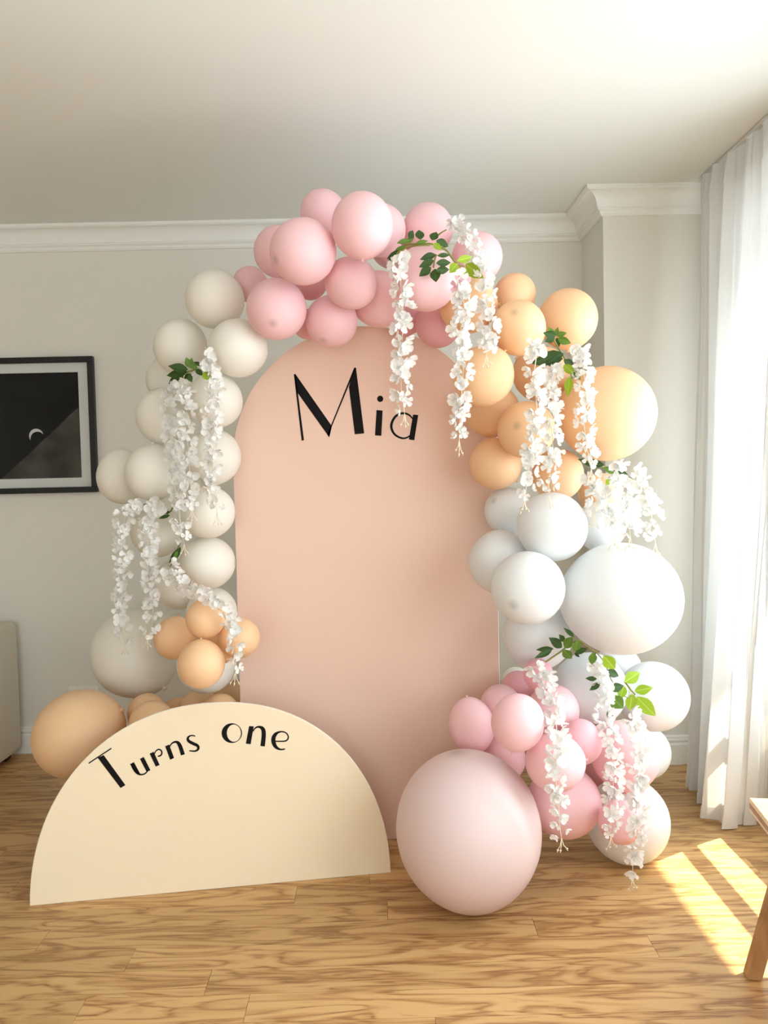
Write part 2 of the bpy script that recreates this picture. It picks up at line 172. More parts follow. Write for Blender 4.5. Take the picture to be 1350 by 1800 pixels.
NAME_LETTERS = (('M',(((-0.2839,1.6573),(-0.2786,1.6588),(-0.2547,1.4286),(-0.263,1.4263)),((-0.2823,1.6589),(-0.2774,1.6571),(-0.1561,1.475),(-0.1662,1.4357),(-0.2757,1.5974)),((-0.1725,1.4474),(-0.1662,1.4357),(-0.1562,1.4742),(-0.0672,1.6747),(-0.073,1.6765)),((-0.073,1.6757),(-0.0672,1.6764),(-0.0438,1.4475),(-0.0768,1.4445),(-0.0935,1.6099)))),('i',(((0.0254,1.5659),(0.0249,1.5631),(0.0238,1.5604),(0.0221,1.5582),(0.0198,1.5564),(0.0172,1.5554),(0.0144,1.5551),(0.0116,1.5555),(0.0091,1.5567),(0.0069,1.5585),(0.0053,1.5608),(0.0042,1.5635),(0.0039,1.5664),(0.0044,1.5692),(0.0055,1.5719),(0.0073,1.5741),(0.0095,1.5758),(0.0121,1.5769),(0.0149,1.5772),(0.0177,1.5768),(0.0202,1.5756),(0.0224,1.5738),(0.0241,1.5715),(0.0251,1.5688)),((0.001,1.5275),(0.0224,1.5254),(0.0159,1.4375),(-0.0064,1.4392)))),('a',(((0.1305,1.4936),(0.1295,1.4949),(0.1263,1.4921),(0.1274,1.4909)),((0.1295,1.4949),(0.1275,1.4974),(0.1241,1.4944),(0.1263,1.4921)),((0.1275,1.4974),(0.1245,1.5013),(0.1207,1.498),(0.1241,1.4944)),((0.1245,1.5013),(0.1204,1.5066),(0.1164,1.5025),(0.1207,1.498)),((0.1204,1.5066),(0.1153,1.511),(0.1118,1.5059),(0.1164,1.5025)),((0.1153,1.511),(0.1094,1.5144),(0.1068,1.5084),(0.1118,1.5059)),((0.1094,1.5144),(0.1028,1.5167),(0.1012,1.51),(0.1068,1.5084)),((0.1028,1.5167),(0.0956,1.5179),(0.0951,1.5108),(0.1012,1.51)),((0.0956,1.5179),(0.0885,1.5178),(0.0893,1.5106),(0.0951,1.5108)),((0.0885,1.5178),(0.0816,1.5165),(0.0837,1.5093),(0.0893,1.5106)),((0.0816,1.5165),(0.075,1.514),(0.0784,1.5071),(0.0837,1.5093)),((0.075,1.514),(0.0686,1.5103),(0.0733,1.5039),(0.0784,1.5071)),((0.0686,1.5103),(0.0628,1.5054),(0.0687,1.4998),(0.0733,1.5039)),((0.0628,1.5054),(0.0577,1.4995),(0.0646,1.4946),(0.0687,1.4998)),((0.0577,1.4995),(0.0533,1.4924),(0.0609,1.4885),(0.0646,1.4946)),((0.0533,1.4924),(0.0495,1.4843),(0.0578,1.4814),(0.0609,1.4885)),((0.0495,1.4843),(0.0473,1.476),(0.056,1.4746),(0.0578,1.4814)),((0.0473,1.476),(0.0469,1.4676),(0.0556,1.468),(0.056,1.4746)),((0.0469,1.4676),(0.0483,1.4594),(0.0565,1.4615),(0.0556,1.468)),((0.0483,1.4594),(0.0513,1.4516),(0.0587,1.4549),(0.0565,1.4615)),((0.0513,1.4516),(0.0553,1.4447),(0.0617,1.449),(0.0587,1.4549)),((0.0553,1.4447),(0.0602,1.4388),(0.0656,1.4439),(0.0617,1.449)),((0.0602,1.4388),(0.066,1.4339),(0.0702,1.4396),(0.0656,1.4439)),((0.066,1.4339),(0.0726,1.43),(0.0759,1.436),(0.0702,1.4396)),((0.0726,1.43),(0.0787,1.4271),(0.0813,1.4332),(0.0759,1.436)),((0.0787,1.4271),(0.0845,1.4251),(0.0862,1.4314),(0.0813,1.4332)),((0.0845,1.4251),(0.09,1.4241),(0.0907,1.4304),(0.0862,1.4314)),((0.09,1.4241),(0.0952,1.4241),(0.0949,1.4302),(0.0907,1.4304)),((0.0952,1.4241),(0.1001,1.4248),(0.0989,1.4306),(0.0949,1.4302)),((0.1001,1.4248),(0.1048,1.4262),(0.1029,1.4315),(0.0989,1.4306)),((0.1048,1.4262),(0.1093,1.4283),(0.1067,1.4331),(0.1029,1.4315)),((0.1093,1.4283),(0.1133,1.431),(0.1105,1.4354),(0.1067,1.4331)),((0.1133,1.431),(0.1163,1.4329),(0.1136,1.4372),(0.1105,1.4354)),((0.1163,1.4329),(0.1182,1.4342),(0.1156,1.4384),(0.1136,1.4372)),((0.1182,1.4342),(0.1192,1.4348),(0.1166,1.439),(0.1156,1.4384)),((0.1285,1.5091),(0.1466,1.5071),(0.1308,1.4194),(0.1118,1.4227)))))
SIGN_LETTERS = (('T',(((-0.3807,0.4169),(-0.3112,0.4585),(-0.3132,0.4618),(-0.3826,0.4202)),((-0.3539,0.4336),(-0.336,0.4409),(-0.2714,0.3433),(-0.2862,0.3354)))),('u',(((-0.2562,0.4069),(-0.2445,0.4125),(-0.2251,0.3736),(-0.2393,0.38)),((-0.2557,0.4077),(-0.2552,0.4065),(-0.2446,0.4105),(-0.2451,0.4117)),((-0.2552,0.4065),(-0.2542,0.404),(-0.2435,0.408),(-0.2446,0.4105)),((-0.2542,0.404),(-0.2527,0.4003),(-0.242,0.4043),(-0.2435,0.408)),((-0.2527,0.4003),(-0.2506,0.3952),(-0.24,0.3994),(-0.242,0.4043)),((-0.2506,0.3952),(-0.2484,0.3905),(-0.2382,0.395),(-0.24,0.3994)),((-0.2484,0.3905),(-0.246,0.3862),(-0.2365,0.3909),(-0.2382,0.395)),((-0.246,0.3862),(-0.2435,0.3824),(-0.2349,0.3872),(-0.2365,0.3909)),((-0.2435,0.3824),(-0.2407,0.3789),(-0.2335,0.3839),(-0.2349,0.3872)),((-0.2407,0.3789),(-0.2377,0.3759),(-0.232,0.3813),(-0.2335,0.3839)),((-0.2377,0.3759),(-0.2345,0.3735),(-0.2303,0.379),(-0.232,0.3813)),((-0.2345,0.3735),(-0.2311,0.3717),(-0.2284,0.3772),(-0.2303,0.379)),((-0.2311,0.3717),(-0.2276,0.3706),(-0.2261,0.3758),(-0.2284,0.3772)),((-0.2276,0.3706),(-0.2243,0.37),(-0.2236,0.3748),(-0.2261,0.3758)),((-0.2243,0.37),(-0.221,0.3698),(-0.2211,0.3743),(-0.2236,0.3748)),((-0.221,0.3698),(-0.2178,0.37),(-0.2185,0.3743),(-0.2211,0.3743)),((-0.2178,0.37),(-0.2146,0.3707),(-0.2159,0.3748),(-0.2185,0.3743)),((-0.2146,0.3707),(-0.2116,0.3718),(-0.2134,0.3757),(-0.2159,0.3748)),((-0.2116,0.3718),(-0.2088,0.3734),(-0.2111,0.3769),(-0.2134,0.3757)),((-0.2088,0.3734),(-0.2063,0.3755),(-0.2089,0.3785),(-0.2111,0.3769)),((-0.2063,0.3755),(-0.2041,0.378),(-0.2068,0.3806),(-0.2089,0.3785)),((-0.2041,0.378),(-0.2026,0.3797),(-0.2051,0.3822),(-0.2068,0.3806)),((-0.2026,0.3797),(-0.2016,0.3809),(-0.2039,0.3833),(-0.2051,0.3822)),((-0.2016,0.3809),(-0.2011,0.3815),(-0.2034,0.3838),(-0.2039,0.3833)),((-0.2259,0.4214),(-0.2142,0.4265),(-0.1942,0.3837),(-0.206,0.3797)))),('r',(((-0.196,0.4355),(-0.1837,0.4405),(-0.1658,0.3983),(-0.1776,0.3938)),((-0.1808,0.4305),(-0.1805,0.4313),(-0.1834,0.4328),(-0.1837,0.432)),((-0.1805,0.4313),(-0.1797,0.4328),(-0.1827,0.4343),(-0.1834,0.4328)),((-0.1797,0.4328),(-0.1786,0.435),(-0.1817,0.4366),(-0.1827,0.4343)),((-0.1786,0.435),(-0.1773,0.4379),(-0.1804,0.4397),(-0.1817,0.4366)),((-0.1773,0.4379),(-0.1757,0.4401),(-0.1786,0.4425),(-0.1804,0.4397)),((-0.1757,0.4401),(-0.174,0.442),(-0.1766,0.4449),(-0.1786,0.4425)),((-0.174,0.442),(-0.172,0.4433),(-0.1742,0.4468),(-0.1766,0.4449)),((-0.172,0.4433),(-0.1699,0.4443),(-0.1714,0.4482),(-0.1742,0.4468)),((-0.1699,0.4443),(-0.1681,0.4447),(-0.1686,0.4489),(-0.1714,0.4482)),((-0.1681,0.4447),(-0.1664,0.4445),(-0.1657,0.4487),(-0.1686,0.4489)),((-0.1664,0.4445),(-0.1648,0.4439),(-0.163,0.4477),(-0.1657,0.4487)),((-0.1648,0.4439),(-0.1631,0.4427),(-0.1605,0.4459),(-0.163,0.4477)),((-0.1631,0.4427),(-0.1618,0.4413),(-0.1585,0.4438),(-0.1605,0.4459)),((-0.1618,0.4413),(-0.1609,0.4398),(-0.1571,0.4414),(-0.1585,0.4438)),((-0.1609,0.4398),(-0.1604,0.4381),(-0.1562,0.4387),(-0.1571,0.4414)),((-0.1604,0.4381),(-0.1602,0.436),(-0.156,0.4358),(-0.1562,0.4387)),((-0.1602,0.436),(-0.1604,0.4342),(-0.1561,0.4332),(-0.156,0.4358)),((-0.1604,0.4342),(-0.1608,0.4327),(-0.1568,0.4308),(-0.1561,0.4332)),((-0.1608,0.4327),(-0.1616,0.4314),(-0.158,0.4286),(-0.1568,0.4308)),((-0.1616,0.4314),(-0.1628,0.4302),(-0.1595,0.4267),(-0.158,0.4286)),((-0.1628,0.4302),(-0.164,0.4293),(-0.1613,0.4253),(-0.1595,0.4267)),((-0.164,0.4293),(-0.1652,0.4287),(-0.1633,0.4242),(-0.1613,0.4253)),((-0.1652,0.4287),(-0.1665,0.4283),(-0.1655,0.4237),(-0.1633,0.4242)),((-0.1665,0.4283),(-0.1681,0.4281),(-0.1676,0.4236),(-0.1655,0.4237)),((-0.1681,0.4281),(-0.1695,0.4279),(-0.169,0.4235),(-0.1676,0.4236)),((-0.1695,0.4279),(-0.1705,0.4278),(-0.1699,0.4235),(-0.169,0.4235)),((-0.1705,0.4278),(-0.1709,0.4278),(-0.1704,0.4235),(-0.1699,0.4235)))),('n',(((-0.1477,0.4553),(-0.1353,0.4599),(-0.1207,0.4167),(-0.133,0.4122)),((-0.1336,0.4503),(-0.1331,0.4511),(-0.1359,0.4529),(-0.1363,0.4521)),((-0.1331,0.4511),(-0.1321,0.4526),(-0.135,0.4545),(-0.1359,0.4529)),((-0.1321,0.4526),(-0.1305,0.4549),(-0.1336,0.4569),(-0.135,0.4545)),((-0.1305,0.4549),(-0.1286,0.4578),(-0.1317,0.4602),(-0.1336,0.4569)),((-0.1286,0.4578),(-0.1264,0.4601),(-0.1294,0.4632),(-0.1317,0.4602)),((-0.1264,0.4601),(-0.124,0.4618),(-0.1267,0.4657),(-0.1294,0.4632)),((-0.124,0.4618),(-0.1213,0.463),(-0.1235,0.4677),(-0.1267,0.4657)),((-0.1213,0.463),(-0.1184,0.4638),(-0.1199,0.4693),(-0.1235,0.4677)),((-0.1184,0.4638),(-0.1159,0.4637),(-0.1163,0.4701),(-0.1199,0.4693)),((-0.1159,0.4637),(-0.1141,0.463),(-0.1126,0.4702),(-0.1163,0.4701)),((-0.1141,0.463),(-0.1127,0.4618),(-0.1088,0.4692),(-0.1126,0.4702)),((-0.1127,0.4618),(-0.1115,0.4602),(-0.1052,0.4674),(-0.1088,0.4692)),((-0.1115,0.4602),(-0.1104,0.4581),(-0.102,0.4646),(-0.1052,0.4674)),((-0.1104,0.4581),(-0.1092,0.4557),(-0.0993,0.4611),(-0.102,0.4646)),((-0.1092,0.4557),(-0.108,0.4527),(-0.097,0.457),(-0.0993,0.4611)),((-0.108,0.4527),(-0.1067,0.4488),(-0.0953,0.4525),(-0.097,0.457)),((-0.1067,0.4488),(-0.1053,0.4446),(-0.0937,0.448),(-0.0953,0.4525)),((-0.1053,0.4446),(-0.1039,0.4401),(-0.0921,0.4433),(-0.0937,0.448)),((-0.1039,0.4401),(-0.1026,0.4355),(-0.0906,0.4384),(-0.0921,0.4433)),((-0.1026,0.4355),(-0.1013,0.4305),(-0.0891,0.4334),(-0.0906,0.4384)),((-0.1013,0.4305),(-0.1003,0.4268),(-0.0881,0.4297),(-0.0891,0.4334)),((-0.1003,0.4268),(-0.0997,0.4243),(-0.0873,0.4272),(-0.0881,0.4297)),((-0.0997,0.4243),(-0.0994,0.4231),(-0.087,0.426),(-0.0873,0.4272)))),('s',(((-0.0528,0.482),(-0.0536,0.4822),(-0.0545,0.4791),(-0.0537,0.4789)),((-0.0536,0.4822),(-0.0551,0.4828),(-0.056,0.4796),(-0.0545,0.4791)),((-0.0551,0.4828),(-0.0574,0.4836),(-0.0583,0.4803),(-0.056,0.4796)),((-0.0574,0.4836),(-0.0606,0.4847),(-0.0613,0.4812),(-0.0583,0.4803)),((-0.0606,0.4847),(-0.064,0.4853),(-0.064,0.4814),(-0.0613,0.4812)),((-0.064,0.4853),(-0.0675,0.4853),(-0.0666,0.4811),(-0.064,0.4814)),((-0.0675,0.4853),(-0.071,0.4846),(-0.0692,0.4801),(-0.0666,0.4811)),((-0.071,0.4846),(-0.0746,0.4833),(-0.0716,0.4786),(-0.0692,0.4801)),((-0.0746,0.4833),(-0.0776,0.4813),(-0.073,0.477),(-0.0716,0.4786)),((-0.0776,0.4813),(-0.0798,0.4785),(-0.0735,0.4755),(-0.073,0.477)),((-0.0798,0.4785),(-0.081,0.4749),(-0.0735,0.474),(-0.0735,0.4755)),((-0.081,0.4749),(-0.081,0.4709),(-0.0731,0.4724),(-0.0735,0.474)),((-0.081,0.4709),(-0.0797,0.4668),(-0.0722,0.471),(-0.0731,0.4724)),((-0.0797,0.4668),(-0.0772,0.4632),(-0.0708,0.4694),(-0.0722,0.471)),((-0.0772,0.4632),(-0.0737,0.4601),(-0.0685,0.4677),(-0.0708,0.4694)),((-0.0737,0.4601),(-0.0697,0.4575),(-0.0651,0.4657),(-0.0685,0.4677)),((-0.0697,0.4575),(-0.0658,0.4552),(-0.0614,0.4636),(-0.0651,0.4657)),((-0.0658,0.4552),(-0.0618,0.453),(-0.0577,0.4616),(-0.0614,0.4636)),((-0.0618,0.453),(-0.0577,0.451),(-0.0539,0.4596),(-0.0577,0.4616)),((-0.0577,0.451),(-0.0539,0.4493),(-0.0497,0.4575),(-0.0539,0.4596)),((-0.0539,0.4493),(-0.0515,0.4478),(-0.0459,0.4548),(-0.0497,0.4575)),((-0.0515,0.4478),(-0.05,0.4464),(-0.0429,0.4515),(-0.0459,0.4548)),((-0.05,0.4464),(-0.0491,0.4452),(-0.041,0.4477),(-0.0429,0.4515)),((-0.0491,0.4452),(-0.0487,0.4437),(-0.0405,0.4437),(-0.041,0.4477)),((-0.0487,0.4437),(-0.0486,0.4423),(-0.0411,0.44),(-0.0405,0.4437)),((-0.0486,0.4423),(-0.0489,0.441),(-0.0428,0.4369),(-0.0411,0.44)),((-0.0489,0.441),(-0.0498,0.4395),(-0.0453,0.4344),(-0.0428,0.4369)),((-0.0498,0.4395),(-0.0514,0.4379),(-0.0486,0.4326),(-0.0453,0.4344)),((-0.0514,0.4379),(-0.0538,0.4367),(-0.0524,0.4316),(-0.0486,0.4326)),((-0.0538,0.4367),(-0.0569,0.4361),(-0.0566,0.4313),(-0.0524,0.4316)),((-0.0569,0.4361),(-0.0608,0.4361),(-0.0611,0.4318),(-0.0566,0.4313)),((-0.0608,0.4361),(-0.0656,0.4367),(-0.0661,0.4329),(-0.0611,0.4318)),((-0.0656,0.4367),(-0.0692,0.4372),(-0.0697,0.4337),(-0.0661,0.4329)),((-0.0692,0.4372),(-0.0716,0.4376),(-0.0721,0.4343),(-0.0697,0.4337)),((-0.0716,0.4376),(-0.0728,0.4377),(-0.0733,0.4345),(-0.0721,0.4343)))),('o',(((0.0937,0.4805),(0.0931,0.4751),(0.09,0.476),(0.0904,0.4807)),((0.0931,0.4751),(0.0915,0.47),(0.0888,0.4715),(0.09,0.476)),((0.0915,0.47),(0.089,0.4652),(0.0871,0.4672),(0.0888,0.4715)),((0.089,0.4652),(0.0857,0.461),(0.0847,0.4635),(0.0871,0.4672)),((0.0857,0.461),(0.0816,0.4574),(0.0819,0.4603),(0.0847,0.4635)),((0.0816,0.4574),(0.0769,0.4546),(0.0786,0.4578),(0.0819,0.4603)),((0.0769,0.4546),(0.0718,0.4526),(0.075,0.456),(0.0786,0.4578)),((0.0718,0.4526),(0.0663,0.4516),(0.0712,0.455),(0.075,0.456)),((0.0663,0.4516),(0.0607,0.4515),(0.0673,0.4549),(0.0712,0.455)),((0.0607,0.4515),(0.0551,0.4523),(0.0635,0.4555),(0.0673,0.4549)),((0.0551,0.4523),(0.0497,0.4541),(0.0597,0.457),(0.0635,0.4555)),((0.0497,0.4541),(0.0447,0.4567),(0.0562,0.4593),(0.0597,0.457)),((0.0447,0.4567),(0.0402,0.4602),(0.0531,0.4622),(0.0562,0.4593)),((0.0402,0.4602),(0.0363,0.4643),(0.0504,0.4658),(0.0531,0.4622)),((0.0363,0.4643),(0.0332,0.4689),(0.0483,0.4698),(0.0504,0.4658)),((0.0332,0.4689),(0.031,0.474),(0.0468,0.4743),(0.0483,0.4698)),((0.031,0.474),(0.0297,0.4793),(0.0459,0.4789),(0.0468,0.4743)),((0.0297,0.4793),(0.0293,0.4848),(0.0456,0.4837),(0.0459,0.4789)),((0.0293,0.4848),(0.0299,0.4901),(0.0461,0.4884),(0.0456,0.4837)),((0.0299,0.4901),(0.0315,0.4953),(0.0472,0.493),(0.0461,0.4884)),((0.0315,0.4953),(0.034,0.5001),(0.049,0.4972),(0.0472,0.493)),((0.034,0.5001),(0.0373,0.5043),(0.0513,0.5009),(0.049,0.4972)),((0.0373,0.5043),(0.0413,0.5079),(0.0541,0.5041),(0.0513,0.5009)),((0.0413,0.5079),(0.046,0.5107),(0.0574,0.5066),(0.0541,0.5041)),((0.046,0.5107),(0.0511,0.5127),(0.061,0.5084),(0.0574,0.5066)),((0.0511,0.5127),(0.0566,0.5137),(0.0648,0.5094),(0.061,0.5084)),((0.0566,0.5137),(0.0622,0.5139),(0.0687,0.5096),(0.0648,0.5094)),((0.0622,0.5139),(0.0678,0.513),(0.0726,0.5089),(0.0687,0.5096)),((0.0678,0.513),(0.0732,0.5113),(0.0763,0.5074),(0.0726,0.5089)),((0.0732,0.5113),(0.0782,0.5086),(0.0798,0.5052),(0.0763,0.5074)),((0.0782,0.5086),(0.0828,0.5052),(0.0829,0.5022),(0.0798,0.5052)),((0.0828,0.5052),(0.0867,0.5011),(0.0856,0.4987),(0.0829,0.5022)),((0.0867,0.5011),(0.0898,0.4964),(0.0878,0.4946),(0.0856,0.4987)),((0.0898,0.4964),(0.092,0.4913),(0.0893,0.4902),(0.0878,0.4946)),((0.092,0.4913),(0.0934,0.486),(0.0902,0.4855),(0.0893,0.4902)),((0.0934,0.486),(0.0937,0.4805),(0.0904,0.4807),(0.0902,0.4855)))),('n',(((0.1168,0.5015),(0.1316,0.4995),(0.1203,0.4436),(0.1049,0.4463)),((0.1298,0.4827),(0.1303,0.4834),(0.1275,0.4854),(0.1271,0.4847)),((0.1303,0.4834),(0.1314,0.4849),(0.1285,0.4869),(0.1275,0.4854)),((0.1314,0.4849),(0.133,0.487),(0.1299,0.4892),(0.1285,0.4869)),((0.133,0.487),(0.135,0.4897),(0.1319,0.4923),(0.1299,0.4892)),((0.135,0.4897),(0.1372,0.4916),(0.1343,0.495),(0.1319,0.4923)),((0.1372,0.4916),(0.1395,0.493),(0.137,0.4971),(0.1343,0.495)),((0.1395,0.493),(0.1419,0.4937),(0.1402,0.4987),(0.137,0.4971)),((0.1419,0.4937),(0.1445,0.494),(0.1437,0.4997),(0.1402,0.4987)),((0.1445,0.494),(0.147,0.4936),(0.1474,0.5002),(0.1437,0.4997)),((0.147,0.4936),(0.1494,0.4926),(0.1513,0.5),(0.1474,0.5002)),((0.1494,0.4926),(0.1517,0.4909),(0.1554,0.4991),(0.1513,0.5)),((0.1517,0.4909),(0.1536,0.4889),(0.16,0.4973),(0.1554,0.4991)),((0.1536,0.4889),(0.1546,0.4871),(0.1642,0.4939),(0.16,0.4973)),((0.1546,0.4871),(0.1552,0.4849),(0.1673,0.4892),(0.1642,0.4939)),((0.1552,0.4849),(0.1557,0.482),(0.169,0.4837),(0.1673,0.4892)),((0.1557,0.482),(0.156,0.4779),(0.1696,0.4779),(0.169,0.4837)),((0.156,0.4779),(0.1559,0.4724),(0.1696,0.4714),(0.1696,0.4779)),((0.1559,0.4724),(0.1554,0.4658),(0.1692,0.464),(0.1696,0.4714)),((0.1554,0.4658),(0.1545,0.4581),(0.1683,0.4557),(0.1692,0.464)),((0.1545,0.4581),(0.1531,0.4492),(0.167,0.4466),(0.1683,0.4557)),((0.1531,0.4492),(0.152,0.4425),(0.1661,0.4399),(0.167,0.4466)),((0.152,0.4425),(0.1513,0.438),(0.1654,0.4354),(0.1661,0.4399)),((0.1513,0.438),(0.1509,0.4358),(0.1651,0.4331),(0.1654,0.4354)))),('e',(((0.2294,0.4226),(0.2285,0.4226),(0.2291,0.4187),(0.23,0.4188)),((0.2285,0.4226),(0.2266,0.4224),(0.2272,0.4184),(0.2291,0.4187)),((0.2266,0.4224),(0.2237,0.4222),(0.2244,0.418),(0.2272,0.4184)),((0.2237,0.4222),(0.2202,0.4219),(0.2204,0.4174),(0.2244,0.418)),((0.2202,0.4219),(0.2168,0.4225),(0.2161,0.4175),(0.2204,0.4174)),((0.2168,0.4225),(0.2135,0.4239),(0.2116,0.4183),(0.2161,0.4175)),((0.2135,0.4239),(0.2102,0.4261),(0.2068,0.4198),(0.2116,0.4183)),((0.2102,0.4261),(0.207,0.429),(0.2018,0.4221),(0.2068,0.4198)),((0.207,0.429),(0.2046,0.4321),(0.1972,0.4255),(0.2018,0.4221)),((0.2046,0.4321),(0.2028,0.4354),(0.1933,0.4297),(0.1972,0.4255)),((0.2028,0.4354),(0.2015,0.4391),(0.1901,0.4347),(0.1933,0.4297)),((0.2015,0.4391),(0.2005,0.4433),(0.1878,0.4404),(0.1901,0.4347)),((0.2005,0.4433),(0.2,0.4472),(0.1864,0.4462),(0.1878,0.4404)),((0.2,0.4472),(0.1999,0.4511),(0.1861,0.452),(0.1864,0.4462)),((0.1999,0.4511),(0.2002,0.4549),(0.1868,0.4578),(0.1861,0.452)),((0.2002,0.4549),(0.2009,0.4587),(0.1886,0.4635),(0.1868,0.4578)),((0.2009,0.4587),(0.2019,0.462),(0.1915,0.4685),(0.1886,0.4635)),((0.2019,0.462),(0.2035,0.4651),(0.1954,0.4726),(0.1915,0.4685)),((0.2035,0.4651),(0.2057,0.4681),(0.2001,0.4757),(0.1954,0.4726)),((0.2057,0.4681),(0.2088,0.4711),(0.2055,0.4777),(0.2001,0.4757)),((0.2088,0.4711),(0.2125,0.4732),(0.2108,0.4788),(0.2055,0.4777)),((0.2125,0.4732),(0.2166,0.4743),(0.2162,0.4791),(0.2108,0.4788)),((0.2166,0.4743),(0.2212,0.4745),(0.2216,0.4787),(0.2162,0.4791)),((0.2212,0.4745),(0.2262,0.4736),(0.2272,0.4775),(0.2216,0.4787)),((0.2262,0.4736),(0.2303,0.472),(0.232,0.4756),(0.2272,0.4775)),((0.2303,0.472),(0.2336,0.4698),(0.2361,0.4728),(0.232,0.4756)),((0.2336,0.4698),(0.2361,0.467),(0.2394,0.4693),(0.2361,0.4728)),((0.2361,0.467),(0.2379,0.4635),(0.2418,0.4651),(0.2394,0.4693)),((0.2379,0.4635),(0.2389,0.4603),(0.2431,0.4609),(0.2418,0.4651)),((0.2389,0.4603),(0.239,0.4573),(0.2434,0.4568),(0.2431,0.4609)),((0.239,0.4573),(0.2383,0.4545),(0.2425,0.4528),(0.2434,0.4568)),((0.2383,0.4545),(0.2368,0.4519),(0.2404,0.4491),(0.2425,0.4528)),((0.2368,0.4519),(0.2349,0.4499),(0.2375,0.4463),(0.2404,0.4491)),((0.2349,0.4499),(0.2323,0.4485),(0.2339,0.4445),(0.2375,0.4463)),((0.2323,0.4485),(0.229,0.4478),(0.2296,0.4436),(0.2339,0.4445)),((0.229,0.4478),(0.2248,0.4478),(0.2249,0.4437),(0.2296,0.4436)),((0.2248,0.4478),(0.2201,0.4479),(0.2201,0.4439),(0.2249,0.4437)),((0.2201,0.4479),(0.2152,0.4481),(0.2151,0.4442),(0.2201,0.4439)),((0.2152,0.4481),(0.2099,0.4485),(0.2098,0.4446),(0.2151,0.4442)),((0.2099,0.4485),(0.2044,0.449),(0.2042,0.4451),(0.2098,0.4446)),((0.2044,0.449),(0.2003,0.4494),(0.2001,0.4455),(0.2042,0.4451)),((0.2003,0.4494),(0.1975,0.4496),(0.1973,0.4458),(0.2001,0.4455)),((0.1975,0.4496),(0.1961,0.4498),(0.1959,0.4459),(0.1973,0.4458)))))

# ------------------------------------------------------------------ helpers
def srgb(r, g, b):
    def f(c):
        c /= 255.0
        return c / 12.92 if c <= 0.04045 else ((c + 0.055) / 1.055) ** 2.4
    return (f(r), f(g), f(b), 1.0)


def new_mat(name):
    mt = bpy.data.materials.new(name)
    mt.use_nodes = True
    nt = mt.node_tree
    return mt, nt, nt.nodes, nt.links, nt.nodes['Principled BSDF']


def paint(name, col, rough=0.6, spec=0.3, var=0.02, bump=0.0, scale=30.0):
    """A painted or plain surface with faint procedural unevenness."""
    mt, nt, N, L, P = new_mat(name)
    tc = N.new('ShaderNodeTexCoord')
    nz = N.new('ShaderNodeTexNoise')
    nz.inputs['Scale'].default_value = scale
    nz.inputs['Detail'].default_value = 3
    L.new(tc.outputs['Object'], nz.inputs['Vector'])
    mx = N.new('ShaderNodeMix')
    mx.data_type = 'RGBA'
    mx.inputs[6].default_value = tuple(c * (1 - var) for c in col[:3]) + (1,)
    mx.inputs[7].default_value = tuple(min(1, c * (1 + var)) for c in col[:3]) + (1,)
    L.new(nz.outputs['Fac'], mx.inputs[0])
    L.new(mx.outputs[2], P.inputs['Base Color'])
    P.inputs['Roughness'].default_value = rough
    P.inputs['Specular IOR Level'].default_value = spec
    if bump:
        bp = N.new('ShaderNodeBump')
        bp.inputs['Strength'].default_value = bump
        bp.inputs['Distance'].default_value = 0.002
        L.new(nz.outputs['Fac'], bp.inputs['Height'])
        L.new(bp.outputs['Normal'], P.inputs['Normal'])
    return mt


def link(name, me, parent=None):
    o = bpy.data.objects.new(name, me)
    C.objects.link(o)
    if parent is not None:
        o.parent = parent
    return o


def obj(name, bm, mat, parent=None, smooth=False):
    me = bpy.data.meshes.new(name)
    bmesh.ops.recalc_face_normals(bm, faces=bm.faces[:])
    bm.to_mesh(me)
    bm.free()
    if mat is not None:
        me.materials.append(mat)
    if smooth:
        for p in me.polygons:
            p.use_smooth = True
    return link(name, me, parent)


def smooth_by_angle(o, deg=35):
    o.data.polygons.foreach_set('use_smooth', [True] * len(o.data.polygons))
    o.data.set_sharp_from_angle(angle=R(deg))
    return o


def thing(name, label, cat, loc=(0, 0, 0), group=None):
    o = bpy.data.objects.new(name, None)
    o.empty_display_size = 0.05
    C.objects.link(o)
    o.location = loc
    tag(o, label, cat, group)
    return o


def tag(o, label=None, cat=None, group=None, kind=None):
    if label:
        o['label'] = label
    if cat:
        o['category'] = cat
    if group:
        o['group'] = group
    if kind:
        o['kind'] = kind
    return o


def box(bm, lo, hi, bev=0.0, seg=1, mat=None):
    r = bmesh.ops.create_cube(bm, size=1.0)
    vs = r['verts']
    for v in vs:
        v.co = Vector([lo[i] + (v.co[i] + 0.5) * (hi[i] - lo[i]) for i in range(3)])
        if mat is not None:
            v.co = mat @ v.co
    if bev > 0:
        es = list({e for v in vs for e in v.link_edges})
        bmesh.ops.bevel(bm, geom=es, offset=bev, segments=seg, profile=0.5, affect='EDGES')
    return bm


def BM():
    return bmesh.new()


def prism(bm, pts, z0, z1):
    """pts: 2D outline -> extruded along local Z."""
    a = [bm.verts.new((x, y, z0)) for x, y in pts]
    b = [bm.verts.new((x, y, z1)) for x, y in pts]
    n = len(pts)
    bm.faces.new(a)
    bm.faces.new(b[::-1])
    for i in range(n):
        bm.faces.new((a[i], a[(i + 1) % n], b[(i + 1) % n], b[i]))
    return bm


